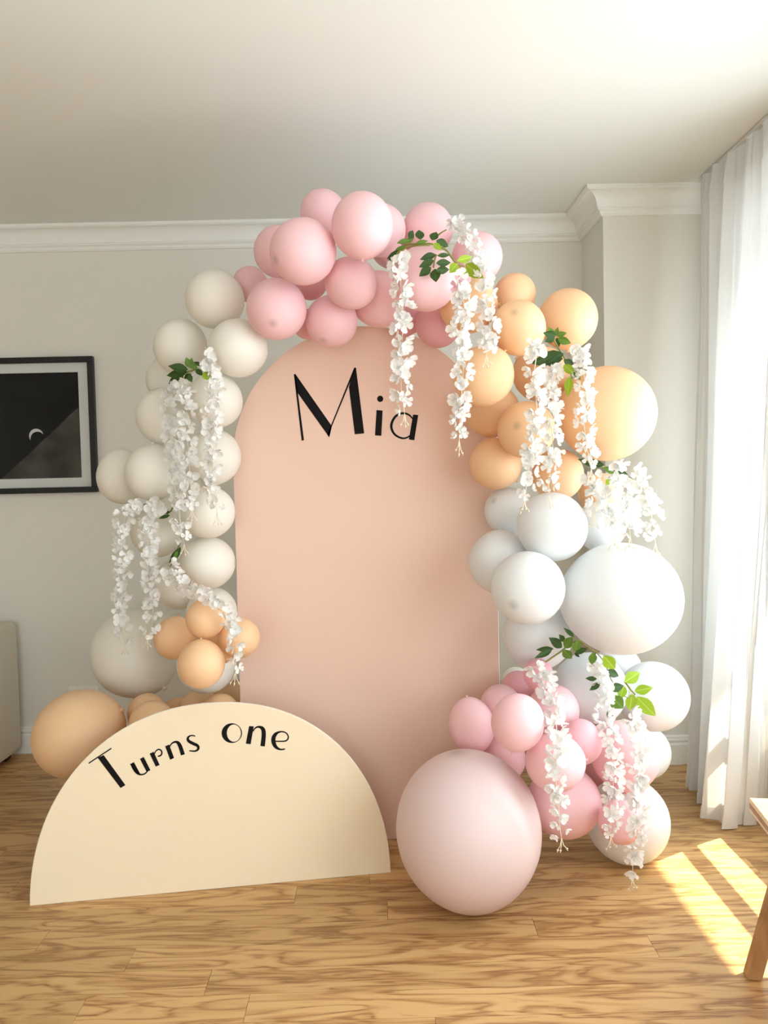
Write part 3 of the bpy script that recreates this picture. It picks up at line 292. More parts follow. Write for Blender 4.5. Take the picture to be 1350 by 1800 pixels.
def tube(bm, pts, r0, r1=None, seg=6):
    pts = [Vector(p) for p in pts]
    r1 = r0 if r1 is None else r1
    rings = []
    up = Vector((0.3, 1, 0.2)).normalized()
    for i, p in enumerate(pts):
        t = (pts[min(i + 1, len(pts) - 1)] - pts[max(i - 1, 0)]).normalized()
        u = t.cross(up)
        if u.length < 1e-4:
            u = t.cross(Vector((1, 0, 0)))
        u.normalize()
        w = t.cross(u)
        rr = r0 + (r1 - r0) * i / max(1, len(pts) - 1)
        rings.append([bm.verts.new(p + (u * math.cos(a) + w * math.sin(a)) * rr) for a in [2 * math.pi * k / seg for k in range(seg)]])
    for a, b in zip(rings[:-1], rings[1:]):
        for k in range(seg):
            bm.faces.new((a[k], a[(k + 1) % seg], b[(k + 1) % seg], b[k]))
    bm.faces.new(rings[0][::-1])
    bm.faces.new(rings[-1])
    return bm


def lathe(bm, prof, seg=32):
    """prof: list of (radius, z); radius 0 at the ends closes with a pole."""
    rings = []
    for r, z in prof:
        if r < 1e-6:
            rings.append([bm.verts.new((0, 0, z))])
        else:
            rings.append([bm.verts.new((r * math.cos(2 * math.pi * k / seg), r * math.sin(2 * math.pi * k / seg), z)) for k in range(seg)])
    for a, b in zip(rings[:-1], rings[1:]):
        for k in range(seg):
            k2 = (k + 1) % seg
            if len(a) == 1 and len(b) > 1:
                bm.faces.new((a[0], b[k], b[k2]))
            elif len(b) == 1 and len(a) > 1:
                bm.faces.new((a[k], b[0], a[k2]))
            elif len(a) > 1:
                bm.faces.new((a[k], b[k], b[k2], a[k2]))
    return bm


# ------------------------------------------------------------------ materials
M_wall = paint('wall_paint', srgb(225, 222, 213), 0.75, 0.2, 0.012, 0.15, 60)
M_ceil = paint('ceiling_paint', srgb(230, 231, 226), 0.85, 0.15, 0.01, 0.1, 60)
M_trim = paint('trim_gloss_white', srgb(236, 236, 231), 0.4, 0.4, 0.008, 0, 20)
M_panel = paint('blush_board', srgb(228, 196, 178), 0.6, 0.25, 0.012, 0.05, 90)
M_cream = paint('cream_board', srgb(237, 220, 190), 0.6, 0.25, 0.012, 0.05, 90)
M_edge = paint('board_edge', srgb(240, 232, 218), 0.7, 0.2, 0.03, 0, 200)
M_black = paint('black_vinyl', srgb(20, 17, 16), 0.65, 0.12, 0.05, 0, 40)
M_frame = paint('black_frame', srgb(18, 17, 18), 0.4, 0.4, 0.05, 0, 40)
M_mat = paint('white_mat_board', srgb(222, 220, 220), 0.8, 0.1, 0.02, 0.05, 200)
M_sofa = paint('sofa_fabric', srgb(206, 198, 182), 0.9, 0.1, 0.06, 0.6, 400)
M_dark = paint('dark_gap', srgb(62, 42, 26), 0.8, 0.1, 0.05, 0, 20)
M_plastic = paint('white_plastic', srgb(236, 234, 228), 0.35, 0.4, 0.01, 0, 20)
M_track = paint('track_metal', srgb(205, 203, 198), 0.5, 0.4, 0.02, 0, 20)
M_ext = paint('concrete', srgb(190, 186, 180), 0.9, 0.1, 0.05, 0.3, 20)


def cloth_mat(name, col, trans, scale=900, transp=0.0):
    mt, nt, N, L, P = new_mat(name)
    out = N['Material Output']
    P.inputs['Base Color'].default_value = col
    P.inputs['Roughness'].default_value = 0.95
    P.inputs['Specular IOR Level'].default_value = 0.05
    tc = N.new('ShaderNodeTexCoord')
    wv = N.new('ShaderNodeTexNoise')
    wv.inputs['Scale'].default_value = scale
    L.new(tc.outputs['Object'], wv.inputs['Vector'])
    bp = N.new('ShaderNodeBump')
    bp.inputs['Strength'].default_value = 0.15
    bp.inputs['Distance'].default_value = 0.001
    L.new(wv.outputs['Fac'], bp.inputs['Height'])
    L.new(bp.outputs['Normal'], P.inputs['Normal'])
    tr = N.new('ShaderNodeBsdfTranslucent')
    tr.inputs['Color'].default_value = col
    mx = N.new('ShaderNodeMixShader')
    mx.inputs['Fac'].default_value = trans
    L.new(P.outputs[0], mx.inputs[1])
    L.new(tr.outputs[0], mx.inputs[2])
    last = mx
    if transp:
        tp = N.new('ShaderNodeBsdfTransparent')
        m2 = N.new('ShaderNodeMixShader')
        m2.inputs['Fac'].default_value = transp
        L.new(mx.outputs[0], m2.inputs[1])
        L.new(tp.outputs[0], m2.inputs[2])
        last = m2
    L.new(last.outputs[0], out.inputs['Surface'])
    return mt


M_curtain = cloth_mat('curtain_linen', srgb(236, 236, 234), 0.30)
M_petal = cloth_mat('white_silk_petal', srgb(243, 242, 239), 0.30, 300)
M_petal_pink = cloth_mat('pink_tinged_petal', srgb(244, 206, 214), 0.30, 300)
M_bud = cloth_mat('cream_bud', srgb(248, 238, 216), 0.25, 300)


def leaf_mat(name, col, vein):
    mt, nt, N, L, P = new_mat(name)
    out = N['Material Output']
    tc = N.new('ShaderNodeTexCoord')
    sp = N.new('ShaderNodeSeparateXYZ')
    L.new(tc.outputs['Object'], sp.inputs[0])
    ab = N.new('ShaderNodeMath'); ab.operation = 'ABSOLUTE'
    L.new(sp.outputs['X'], ab.inputs[0])
    cr = N.new('ShaderNodeValToRGB')
    cr.color_ramp.elements[0].position = 0.0
    cr.color_ramp.elements[0].color = vein
    cr.color_ramp.elements[1].position = 0.06
    cr.color_ramp.elements[1].color = col
    L.new(ab.outputs[0], cr.inputs[0])
    L.new(cr.outputs[0], P.inputs['Base Color'])
    P.inputs['Roughness'].default_value = 0.5
    P.inputs['Specular IOR Level'].default_value = 0.3
    tr = N.new('ShaderNodeBsdfTranslucent')
    L.new(cr.outputs[0], tr.inputs['Color'])
    mx = N.new('ShaderNodeMixShader')
    mx.inputs['Fac'].default_value = 0.3
    L.new(P.outputs[0], mx.inputs[1])
    L.new(tr.outputs[0], mx.inputs[2])
    L.new(mx.outputs[0], out.inputs['Surface'])
    return mt


M_leaf = [leaf_mat('deep_green_leaf', srgb(58, 86, 38), srgb(78, 104, 52)),  # dark and pale green sprigs, with some shade and backlight painted in
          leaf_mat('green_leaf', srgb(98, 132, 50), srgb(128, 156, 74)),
          leaf_mat('pale_backlit_leaf', srgb(150, 182, 48), srgb(186, 208, 96))]
M_stem = paint('vine_stem', srgb(132, 128, 66), 0.6, 0.2, 0.15, 0, 60)


def balloon_mat(name, col, rough=0.42):
    mt, nt, N, L, P = new_mat(name)
    tc = N.new('ShaderNodeTexCoord')
    dv = N.new('ShaderNodeVectorMath'); dv.operation = 'DISTANCE'
    dv.inputs[1].default_value = (0, 0, 1.0)
    L.new(tc.outputs['Object'], dv.inputs[0])
    cr = N.new('ShaderNodeValToRGB')          # thick unstretched latex at the nipple
    cr.color_ramp.elements[0].position = 0.03
    cr.color_ramp.elements[0].color = tuple(c * 0.74 for c in col[:3]) + (1,)
    cr.color_ramp.elements[1].position = 0.20
    cr.color_ramp.elements[1].color = col
    L.new(dv.outputs['Value'], cr.inputs[0])
    L.new(cr.outputs[0], P.inputs['Base Color'])
    P.inputs['Roughness'].default_value = rough
    P.inputs['Specular IOR Level'].default_value = 0.32
    out = N['Material Output']
    tr = N.new('ShaderNodeBsdfTranslucent')
    L.new(cr.outputs[0], tr.inputs['Color'])
    mx = N.new('ShaderNodeMixShader')
    mx.inputs['Fac'].default_value = 0.16
    L.new(P.outputs[0], mx.inputs[1])
    L.new(tr.outputs[0], mx.inputs[2])
    L.new(mx.outputs[0], out.inputs['Surface'])
    return mt


M_balloon = {
    'pink': balloon_mat('pink_latex', srgb(249, 208, 212)),
    'rose': balloon_mat('rose_latex', srgb(243, 188, 196)),
    'peach': balloon_mat('peach_latex', srgb(247, 208, 164)),
    'white': balloon_mat('white_latex', srgb(236, 238, 238)),
    'cream': balloon_mat('off_white_latex', srgb(243, 239, 229)),
    'blush': balloon_mat('blush_latex', srgb(232, 210, 208)),
}


def wood_floor_mat():
    mt, nt, N, L, P = new_mat('oak_plank')
    geo = N.new('ShaderNodeNewGeometry')
    oi = N.new('ShaderNodeObjectInfo')
    mul = N.new('ShaderNodeVectorMath'); mul.operation = 'SCALE'
    mul.inputs[0].default_value = (37.0, 21.0, 13.0)
    L.new(oi.outputs['Random'], mul.inputs['Scale'])
    add = N.new('ShaderNodeVectorMath'); add.operation = 'ADD'
    L.new(geo.outputs['Position'], add.inputs[0])
    L.new(mul.outputs[0], add.inputs[1])
    mp = N.new('ShaderNodeMapping')
    mp.inputs['Scale'].default_value = (2.6, 18.0, 1.0)
    L.new(add.outputs[0], mp.inputs['Vector'])
    n1 = N.new('ShaderNodeTexNoise')
    n1.inputs['Scale'].default_value = 1.0
    n1.inputs['Detail'].default_value = 3.5
    n1.inputs['Roughness'].default_value = 0.45
    n1.inputs['Distortion'].default_value = 1.1
    L.new(mp.outputs[0], n1.inputs['Vector'])
    k = N.new('ShaderNodeMath'); k.operation = 'MULTIPLY'
    k.inputs[1].default_value = 22.0
    L.new(n1.outputs['Fac'], k.inputs[0])
    s = N.new('ShaderNodeMath'); s.operation = 'SINE'
    L.new(k.outputs[0], s.inputs[0])
    rm = N.new('ShaderNodeMapRange')
    rm.inputs[1].default_value = -1; rm.inputs[2].default_value = 1
    L.new(s.outputs[0], rm.inputs[0])
    # fine fibres along the plank
    mp2 = N.new('ShaderNodeMapping')
    mp2.inputs['Scale'].default_value = (7.0, 190.0, 1.0)
    L.new(add.outputs[0], mp2.inputs['Vector'])
    n2 = N.new('ShaderNodeTexNoise')
    n2.inputs['Scale'].default_value = 1.0
    n2.inputs['Detail'].default_value = 3
    L.new(mp2.outputs[0], n2.inputs['Vector'])
    mixf = N.new('ShaderNodeMix')
    mixf.data_type = 'FLOAT'
    mixf.inputs[0].default_value = 0.42
    L.new(rm.outputs[0], mixf.inputs[2])
    L.new(n2.outputs['Fac'], mixf.inputs[3])
    cr = N.new('ShaderNodeValToRGB')
    e = cr.color_ramp.elements
    e[0].position = 0.14; e[0].color = srgb(140, 95, 55)
    e[1].position = 0.68; e[1].color = srgb(202, 163, 110)
    m1 = cr.color_ramp.elements.new(0.30); m1.color = srgb(184, 142, 91)
    L.new(mixf.outputs[0], cr.inputs[0])
    # plank to plank tone
    hv = N.new('ShaderNodeHueSaturation')
    tone = N.new('ShaderNodeMapRange')
    tone.inputs[3].default_value = 0.86; tone.inputs[4].default_value = 1.08
    L.new(oi.outputs['Random'], tone.inputs[0])
    L.new(tone.outputs[0], hv.inputs['Value'])
    L.new(cr.outputs[0], hv.inputs['Color'])
    L.new(hv.outputs[0], P.inputs['Base Color'])
    P.inputs['Roughness'].default_value = 0.38
    P.inputs['Specular IOR Level'].default_value = 0.4
    bp = N.new('ShaderNodeBump')
    bp.inputs['Strength'].default_value = 0.08
    bp.inputs['Distance'].default_value = 0.001
    L.new(n2.outputs['Fac'], bp.inputs['Height'])
    L.new(bp.outputs['Normal'], P.inputs['Normal'])
    return mt


M_floor = wood_floor_mat()


def bench_mat(name, a, b, stretch):
    mt, nt, N, L, P = new_mat(name)
    tc = N.new('ShaderNodeTexCoord')
    mp = N.new('ShaderNodeMapping')
    mp.inputs['Scale'].default_value = stretch
    L.new(tc.outputs['Object'], mp.inputs['Vector'])
    nz = N.new('ShaderNodeTexNoise')
    nz.inputs['Scale'].default_value = 1.0
    nz.inputs['Detail'].default_value = 4
    nz.inputs['Distortion'].default_value = 0.6
    L.new(mp.outputs[0], nz.inputs['Vector'])
    cr = N.new('ShaderNodeValToRGB')
    cr.color_ramp.elements[0].position = 0.3; cr.color_ramp.elements[0].color = a
    cr.color_ramp.elements[1].position = 0.7; cr.color_ramp.elements[1].color = b
    L.new(nz.outputs['Fac'], cr.inputs[0])
    L.new(cr.outputs[0], P.inputs['Base Color'])
    P.inputs['Roughness'].default_value = 0.45
    return mt


M_ply_top = bench_mat('pale_plywood', srgb(222, 196, 152), srgb(236, 214, 174), (5, 40, 40))
M_ply_core = bench_mat('plywood_core', srgb(150, 106, 76), srgb(178, 130, 96), (5, 40, 40))
M_leg = bench_mat('warm_wood', srgb(150, 108, 66), srgb(184, 142, 94), (40, 40, 5))


def glass_mat():
    mt, nt, N, L, P = new_mat('clear_glass')
    out = N['Material Output']
    tp = N.new('ShaderNodeBsdfTransparent')
    tp.inputs['Color'].default_value = (0.97, 0.985, 0.98, 1)
    gl = N.new('ShaderNodeBsdfGlossy')
    gl.inputs['Roughness'].default_value = 0.02
    lw = N.new('ShaderNodeLayerWeight')
    lw.inputs['Blend'].default_value = 0.5
    pw = N.new('ShaderNodeMath'); pw.operation = 'POWER'
    pw.inputs[1].default_value = 5.0
    L.new(lw.outputs['Facing'], pw.inputs[0])
    fr = N.new('ShaderNodeMath'); fr.operation = 'MULTIPLY_ADD'
    fr.inputs[1].default_value = 0.6
    fr.inputs[2].default_value = 0.012
    L.new(pw.outputs[0], fr.inputs[0])
    mx = N.new('ShaderNodeMixShader')
    L.new(fr.outputs[0], mx.inputs['Fac'])
    L.new(tp.outputs[0], mx.inputs[1])
    L.new(gl.outputs[0], mx.inputs[2])
    L.new(mx.outputs[0], out.inputs['Surface'])
    return mt


M_glass = glass_mat()

# ------------------------------------------------------------------ room shell
XL, XR, YB, YF, ZC = -4.2, 1.5, 3.747, -2.8, 2.5
YP, XP = 3.395, 0.994            # the boxed-out pillar in the right corner


def struct(name, bm, mat, parent=None):
    o = obj(name, bm, mat, parent)
    o['kind'] = 'structure'
    return o


# floor: slab with loose planks
b = BM(); box(b, (XL, YF, -0.12), (XR, YB, -0.004)); floor = struct('floor', b, M_dark)
b = BM(); box(b, (XL, YF, -0.004), (XR, 0.565, 0.0)); near_floor = obj('floor_boards', b, M_floor, floor)
near_floor['kind'] = 'stuff'

PITCH, Y_REF = 0.1035, 2.221     # rows of boards, one seam lies at y = 2.221
known = {0: [0.0, -1.4, 1.4], -1: [-0.98, 0.42, -2.4], -2: [0.72, -0.7, -2.1], -3: [-0.467, 0.93, -1.9],
         -4: [-0.76, -0.35, 1.05, -2.2], -5: [0.108, -0.46, -1.8], 1: [-0.285, 1.1, -1.7]}
unit = BM()
box(unit, (0, 0, -0.004), (1, 1, 0), 0)
plank_me = bpy.data.meshes.new('plank')
top_edges = [e for e in unit.edges if all(v.co.z > -1e-6 for v in e.verts)]
unit.to_mesh(plank_me); unit.free()
plank_me.materials.append(M_floor)
rng = random.Random(4)
row = -16
while True:
    y0 = Y_REF + row * PITCH
    y1 = y0 + PITCH
    if y0 >= YB:
        break
    y1 = min(y1, YB)
    if row in known:
        js = sorted(known[row])
    else:
        x = XL + rng.uniform(0.2, 1.3); js = []
        while x < XR - 0.2:
            js.append(x); x += rng.uniform(1.0, 1.45)
    xs = [XL] + [j for j in js if XL + 0.1 < j < XR - 0.05] + [XR]
    # fill long runs left of the joints that can be seen
    fx = [xs[0]]
    for a_, c_ in zip(xs[:-1], xs[1:]):
        nfill = max(1, round((c_ - a_) / 1.4))
        for t in range(1, nfill + 1):
            fx.append(a_ + (c_ - a_) * t / nfill)
    for a_, c_ in zip(fx[:-1], fx[1:]):
        o = link('plank', plank_me, floor)
        o.location = (a_ + 0.0005, y0 + 0.0006, 0.0)
        o.scale = (c_ - a_ - 0.001, y1 - y0 - 0.0012, 1.0)
    row += 1

b = BM(); box(b, (XL, YF, ZC), (XR + 0.12, YB + 0.12, ZC + 0.12)); struct('ceiling', b, M_ceil)
b = BM(); box(b, (XL - 0.12, YB, 0), (XP, YB + 0.12, ZC)); struct('wall_back', b, M_wall)
b = BM(); box(b, (XP, YP, 0), (XR + 0.12, YB + 0.12, ZC)); struct('wall_pillar', b, M_wall)
b = BM(); box(b, (XL - 0.12, YF, 0), (XL, YB, ZC)); struct('wall_left', b, M_wall)

WINS = [(1.75, 3.00), (-0.35, 1.45), (-2.35, -0.65)]
WZ0, WZ1 = 0.385, 2.30
b = BM()
edges_y = [YF] + [v for w in sorted(WINS) for v in w] + [YP]
for i in range(0, len(edges_y), 2):                 # piers
    box(b, (XR, edges_y[i], 0), (XR + 0.12, edges_y[i + 1], ZC))
for y0, y1 in WINS:
    box(b, (XR, y0, 0), (XR + 0.12, y1, WZ0))
    box(b, (XR, y0, WZ1), (XR + 0.12, y1, ZC))
struct('wall_right', b, M_wall)

# wall behind the camera, with an unseen window added for soft frontal light
FX0, FX1 = -1.75, 0.35
b = BM()
box(b, (XL - 0.12, YF - 0.12, 0), (FX0, YF, ZC)); box(b, (FX1, YF - 0.12, 0), (XR + 0.12, YF, ZC))
box(b, (FX0, YF - 0.12, 0), (FX1, YF, WZ0)); box(b, (FX0, YF - 0.12, WZ1), (FX1, YF, ZC))
struct('wall_front', b, M_wall)


def make_window(n, width, mat):
    """Local x runs along the wall, local y out of the room, z up."""
    w = bpy.data.objects.new('window_%d' % n, None)
    C.objects.link(w)
    w['kind'] = 'structure'
    w.matrix_world = mat
    b = BM()
    box(b, (0, 0, WZ0), (0.04, 0.04, WZ1), 0.003)
    box(b, (width - 0.04, 0, WZ0), (width, 0.04, WZ1), 0.003)
    box(b, (0, 0, WZ0), (width, 0.04, WZ0 + 0.035), 0.003)
    box(b, (0, 0, WZ1 - 0.05), (width, 0.04, WZ1), 0.003)
    obj('window_frame', b, M_trim, w)
    b = BM(); box(b, (0.04, 0, 0.602), (width - 0.04, 0.04, 0.645), 0.003); obj('rail', b, M_trim, w)
    b = BM(); box(b, (-0.03, -0.03, WZ0 - 0.03), (width + 0.03, 0.11, WZ0 - 0.001), 0.004); obj('window_sill', b, M_trim, w)
    b = BM(); box(b, (0.04, 0.018, WZ0 + 0.035), (width - 0.04, 0.022, 0.602)); obj('pane', b, M_glass, w)
    b = BM(); box(b, (0.04, 0.018, 0.645), (width - 0.04, 0.022, WZ1 - 0.05)); obj('pane', b, M_glass, w)


for i, (y0, y1) in enumerate(WINS):
    make_window(i + 1, y1 - y0, Matrix.Translation((XR, y1, 0)) @ Matrix.Rotation(R(-90), 4, 'Z'))
make_window(4, FX1 - FX0, Matrix.Translation((FX1, YF, 0)) @ Matrix.Rotation(R(180), 4, 'Z'))  # unseen rear window, added to let the frontal fill in

# unseen slab added outside to cut the sun to low strips on the floor
b = BM(); box(b, (XR + 0.12, -3.6, 2.5), (2.837, 4.6, 2.68), 0.01); struct('sun_blocker_slab', b, M_ext)


def sweep(name, prof, path, mat, z_sign, closed=False, parent=None):
    """prof: (distance from wall, height offset); path: wall-line corners walked with the room on the right hand side."""
    bm = BM()
    P = [Vector((x, y)) for x, y in path]
    n = len(P)
    rows = []
    for i in range(n):
        d0 = (P[i] - P[i - 1]).normalized() if i > 0 else None
        d1 = (P[i + 1] - P[i]).normalized() if i < n - 1 else None
        r0 = Vector((d0.y, -d0.x)) if d0 else None
        r1 = Vector((d1.y, -d1.x)) if d1 else None
        if r0 is None:
            off = r1
        elif r1 is None:
            off = r0
        else:
            off = (r0 + r1) / (1 + r0.dot(r1))
        rows.append([bm.verts.new((P[i].x + off.x * c, P[i].y + off.y * c, z)) for c, z in prof])
    for a, bb in zip(rows[:-1], rows[1:]):
        for k in range(len(prof) - 1):
            bm.faces.new((a[k], a[k + 1], bb[k + 1], bb[k]))
    bm.faces.new(rows[0])
    bm.faces.new(rows[-1][::-1])
    o = struct(name, bm, mat, parent)
    return smooth_by_angle(o, 25)


crown = [(0, ZC - 0.0005), (0.092, ZC - 0.0005), (0.092, ZC - 0.013), (0.086, ZC - 0.016)]
for k in range(9):
    a = math.pi / 2 * k / 8
    crown.append((0.034 + 0.050 * (1 - math.sin(a)) ** 1.0, ZC - 0.018 - 0.058 * (1 - math.cos(a))))
crown += [(0.030, ZC - 0.078), (0.031, ZC - 0.083), (0.024, ZC - 0.087), (0.019, ZC - 0.090), (0.017, ZC - 0.098), (0.010, ZC - 0.1055), (0.0, ZC - 0.106)]
back_path = [(XL, YB), (XP, YB), (XP, YP), (XR, YP)]
sweep('trim_1', crown, back_path, M_trim, 1)
sweep('trim_2', crown, [(XL, YF), (XL, YB)], M_trim, 1)
base = [(0, 0.128), (0.006, 0.128), (0.010, 0.122), (0.010, 0.114), (0.016, 0.110), (0.016, 0.104), (0.011, 0.098), (0.014, 0.090), (0.0165, 0.088), (0.0165, 0.0), (0, 0.0)]
sweep('baseboard_back', base, back_path, M_trim, 1)
sweep('baseboard_right', base, [(XR, YP), (XR, YF)], M_trim, 1)
sweep('baseboard_left', base, [(XL, YF), (XL, YB)], M_trim, 1)

# ------------------------------------------------------------------ arch panel
PX, PW, PZS, PH = -0.0445, 0.4605, 1.3595, 1.82
panel = thing('arch_panel', 'tall blush pink arched backdrop panel with a black name on it', 'backdrop', (PX, 2.735, 0))
out = [(-PW, 0.0), (PW, 0.0)]
for k in range(49):
    a = math.pi * k / 48
    out.append((PW * math.cos(a), PZS + PW * math.sin(a)))


def board(name, pts, th, mat_front, mat_edge, parent, lip=0.0015):
    bm = BM()
    n = len(pts)
    cx = sum(p[0] for p in pts) / n; cy = sum(p[1] for p in pts) / n
    prism(bm, pts, -th, 0.0)
    me = bpy.data.meshes.new(name)
    bmesh.ops.recalc_face_normals(bm, faces=bm.faces[:])
    es = [e for e in bm.edges if all(abs(v.co.z) < 1e-7 for v in e.verts)]
    bmesh.ops.bevel(bm, geom=es, offset=lip, segments=1, affect='EDGES')
    for f in bm.faces:
        f.material_index = 0 if f.normal.z > 0.9 else 1
    bm.to_mesh(me); bm.free()
    me.materials.append(mat_front); me.materials.append(mat_edge)
    return link(name, me, parent)


TO_WALL = Matrix(((1, 0, 0, 0), (0, 0, -1, 0), (0, 1, 0, 0), (0, 0, 0, 1)))     # local XY -> world XZ, local +Z -> world -Y
pb = board('board', out, 0.019, M_panel, M_edge, panel)
pb.matrix_local = TO_WALL


def letters(data, parent, mat, shift=(0, 0)):
    for ch, polys in data:
        bm = BM()
        for poly in polys:
            pts = []
            for x, y in poly:
                q = (x - shift[0], y - shift[1])
                if not pts or (q[0] - pts[-1][0]) ** 2 + (q[1] - pts[-1][1]) ** 2 > 1e-10:
                    pts.append(q)
            if len(pts) > 2:
                prism(bm, pts, 0.0, 0.0008)
        bmesh.ops.remove_doubles(bm, verts=bm.verts[:], dist=1e-6)
        o = obj('letter', bm, M_black, parent)
        o.matrix_local = mat


letters(NAME_LETTERS, panel, TO_WALL @ Matrix.Translation((0, 0, 0.0001)), (PX, 0))
b = BM(); box(b, (-PW - 0.004, 0.002, 1.305), (-PW + 0.014, 0.028, 1.335), 0.002); obj('clip', b, M_black, panel)['label'] = 'small black clip on the panel edge'
for s in (-0.25, 0.25):                                           # rear props
    b = BM()
    prism(b, [(0, 0), (0.30, 0), (0.05, 0.7), (0, 0.7)], -0.009, 0.009)
    o = obj('brace', b, M_edge, panel)
    o.matrix_local = Matrix.Translation((s, 0.0195, 0)) @ Matrix(((0, 0, 1, 0), (1, 0, 0, 0), (0, 1, 0, 0), (0, 0, 0, 1)))

# ------------------------------------------------------------------ half round sign
sign = thing('half_round_sign', 'cream half round sign with black lettering standing on the floor', 'sign', (-0.5425, 2.4237, 0.0))
an, lean = R(7.559), R(6)
su = Vector((math.cos(an), math.sin(an), 0))
nb = Vector((-math.sin(an), math.cos(an), 0))
sv = Vector((0, 0, 1)) * math.cos(lean) + nb * math.sin(lean)
sw = su.cross(sv)
SIGN = Matrix((su, sv, sw)).transposed().to_4x4()
pts = []
for k in range(65):
    a = math.pi * k / 64
    c_, s_ = math.cos(a), math.sin(a)
    pts.append((0.561 * math.copysign(abs(c_) ** 0.94, c_), 0.583 * s_ ** 0.94 if s_ > 1e-6 else 0.0))
sb = board('board', pts, 0.010, M_cream, M_edge, sign, 0.002)
sb.matrix_local = SIGN
letters(SIGN_LETTERS, sign, SIGN @ Matrix.Translation((0, 0, 0.0001)))
b = BM(); prism(b, [(0, 0), (0.13, 0.0), (0.0, 0.34)], -0.005, 0.005)
o = obj('brace', b, M_edge, sign)
o.matrix_local = Matrix.Translation(nb * 0.012 + nb * 0.036) @ Matrix((nb, Vector((0, 0, 1)), su)).transposed().to_4x4()

# ------------------------------------------------------------------ balloons
bm = BM()
prof = []
NB = 30
for k in range(NB + 1):
    t = math.pi * k / NB
    r_, z_ = math.sin(t), math.cos(t)
    if k == 0:
        prof.append((0.0, 1.012)); continue
    if z_ < 0:
        r_ *= 1 - 0.06 * (-z_) ** 3
        z_ *= 1 + 0.015 * (-z_) ** 6
    if k == NB:
        prof.append((0.035, z_)); break
    prof.append((r_, z_))
prof.insert(1, (0.018, 1.008))
prof.append((0.0, -1.02))
lathe(bm, prof, 40)
bmesh.ops.recalc_face_normals(bm, faces=bm.faces[:])
balloon_base = bpy.data.meshes.new('balloon')
bm.to_mesh(balloon_base); bm.free()
for p in balloon_base.polygons:
    p.use_smooth = True
bm = BM()
lathe(bm, [(0.0, -1.005), (0.034, -1.012), (0.03, -1.022), (0.046, -1.03), (0.048, -1.04), (0.03, -1.048), (0.028, -1.055), (0.06, -1.082), (0.064, -1.088), (0.05, -1.086), (0.0, -1.06)], 12)
bmesh.ops.recalc_face_normals(bm, faces=bm.faces[:])
knot_base = bpy.data.meshes.new('knot')
bm.to_mesh(knot_base); bm.free()
for p in knot_base.polygons:
    p.use_smooth = True
B_ME, K_ME = {}, {}
for k_, mt in M_balloon.items():
    B_ME[k_] = balloon_base.copy(); B_ME[k_].materials.append(mt)
    K_ME[k_] = knot_base.copy(); K_ME[k_].materials.append(mt)

for label, colour, group, x, y, z, r_, k_, ax, ay, az in BALLOONS:
    o = link('balloon', B_ME[colour])
    tag(o, label, 'balloon', group)
    q = Vector((ax, ay, az)).to_track_quat('Z', 'Y')
    o.rotation_mode = 'QUATERNION'
    o.rotation_quaternion = q
    o.location = (x, y, z)
    o.scale = (r_, r_, r_ * k_)
    link('knot', K_ME[colour], o)

# ------------------------------------------------------------------ wisteria garlands
def petal_flower(seed, n_petals, cup, mat, inner=True):
    rg = random.Random(seed)
    bm = BM()
    for layer in range(2 if inner else 1):
        sc_ = 1.0 if layer == 0 else 0.55
        for k in range(n_petals if layer == 0 else 2):
            a = 2 * math.pi * (k + 0.5 * layer) / (n_petals if layer == 0 else 2) + rg.uniform(-0.25, 0.25)
            tilt = cup + rg.uniform(-0.55, 0.45) + layer * 0.6
            rows = [(0.06, 0.07, 0.0), (0.42, 0.27, -0.05), (0.80, 0.42, 0.03), (1.02, 0.24, 0.12)]
            rot = Matrix.Rotation(a, 3, 'Z') @ Matrix.Rotation(-tilt, 3, 'Y')
            grid = []
            for u, w, hgt in rows:
                w *= rg.uniform(0.88, 1.12)
                grid.append([bm.verts.new(rot @ (Vector((u * sc_, v * w * sc_, (hgt + 0.12 * abs(v) - 0.10 * u) * sc_ + rg.uniform(-0.03, 0.03))))) for v in (-1, 0, 1)])
            for g0, g1 in zip(grid[:-1], grid[1:]):
                for j in range(2):
                    bm.faces.new((g0[j], g0[j + 1], g1[j + 1], g1[j]))
    me = bpy.data.meshes.new('blossom')
    bm.to_mesh(me); bm.free()
    me.materials.append(mat)
    for p in me.polygons:
        p.use_smooth = True
    return me


FLOWERS = [petal_flower(s, 4 if s % 3 else 5, 0.35 + 0.1 * (s % 4), M_petal) for s in range(7)]
FLOWER_PINK = petal_flower(21, 4, 0.3, M_petal_pink)

def leaf_mesh(mat):
    bm = BM()
    rows = [(0.0, 0.05), (0.12, 0.52), (0.3, 0.94), (0.48, 1.0), (0.66, 0.80), (0.84, 0.42), (1.0, 0.03)]
    grid = []
    for v, w in rows:
        grid.append([bm.verts.new((s * w * 0.5, v, 0.06 * abs(s) * w - 0.10 * (v - 0.4) ** 2)) for s in (-1, -0.5, 0, 0.5, 1)])
    for a, bb in zip(grid[:-1], grid[1:]):
        for j in range(4):
            bm.faces.new((a[j], a[j + 1], bb[j + 1], bb[j]))
    me = bpy.data.meshes.new('leaf')
    bm.to_mesh(me); bm.free()
    me.materials.append(mat)
    for p in me.polygons:
        p.use_smooth = True
    return me


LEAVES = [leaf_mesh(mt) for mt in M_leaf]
CAM_POS = Vector((0, 0, 1.2831))


def resample(pts, step):
    pts = [Vector(p) for p in pts]
    out_, acc = [pts[0]], 0.0
    for a, bb in zip(pts[:-1], pts[1:]):
        L_ = (bb - a).length
        t = step - acc
        while t <= L_:
            out_.append(a + (bb - a) * (t / L_)); t += step
        acc = L_ - (t - step)
    return out_


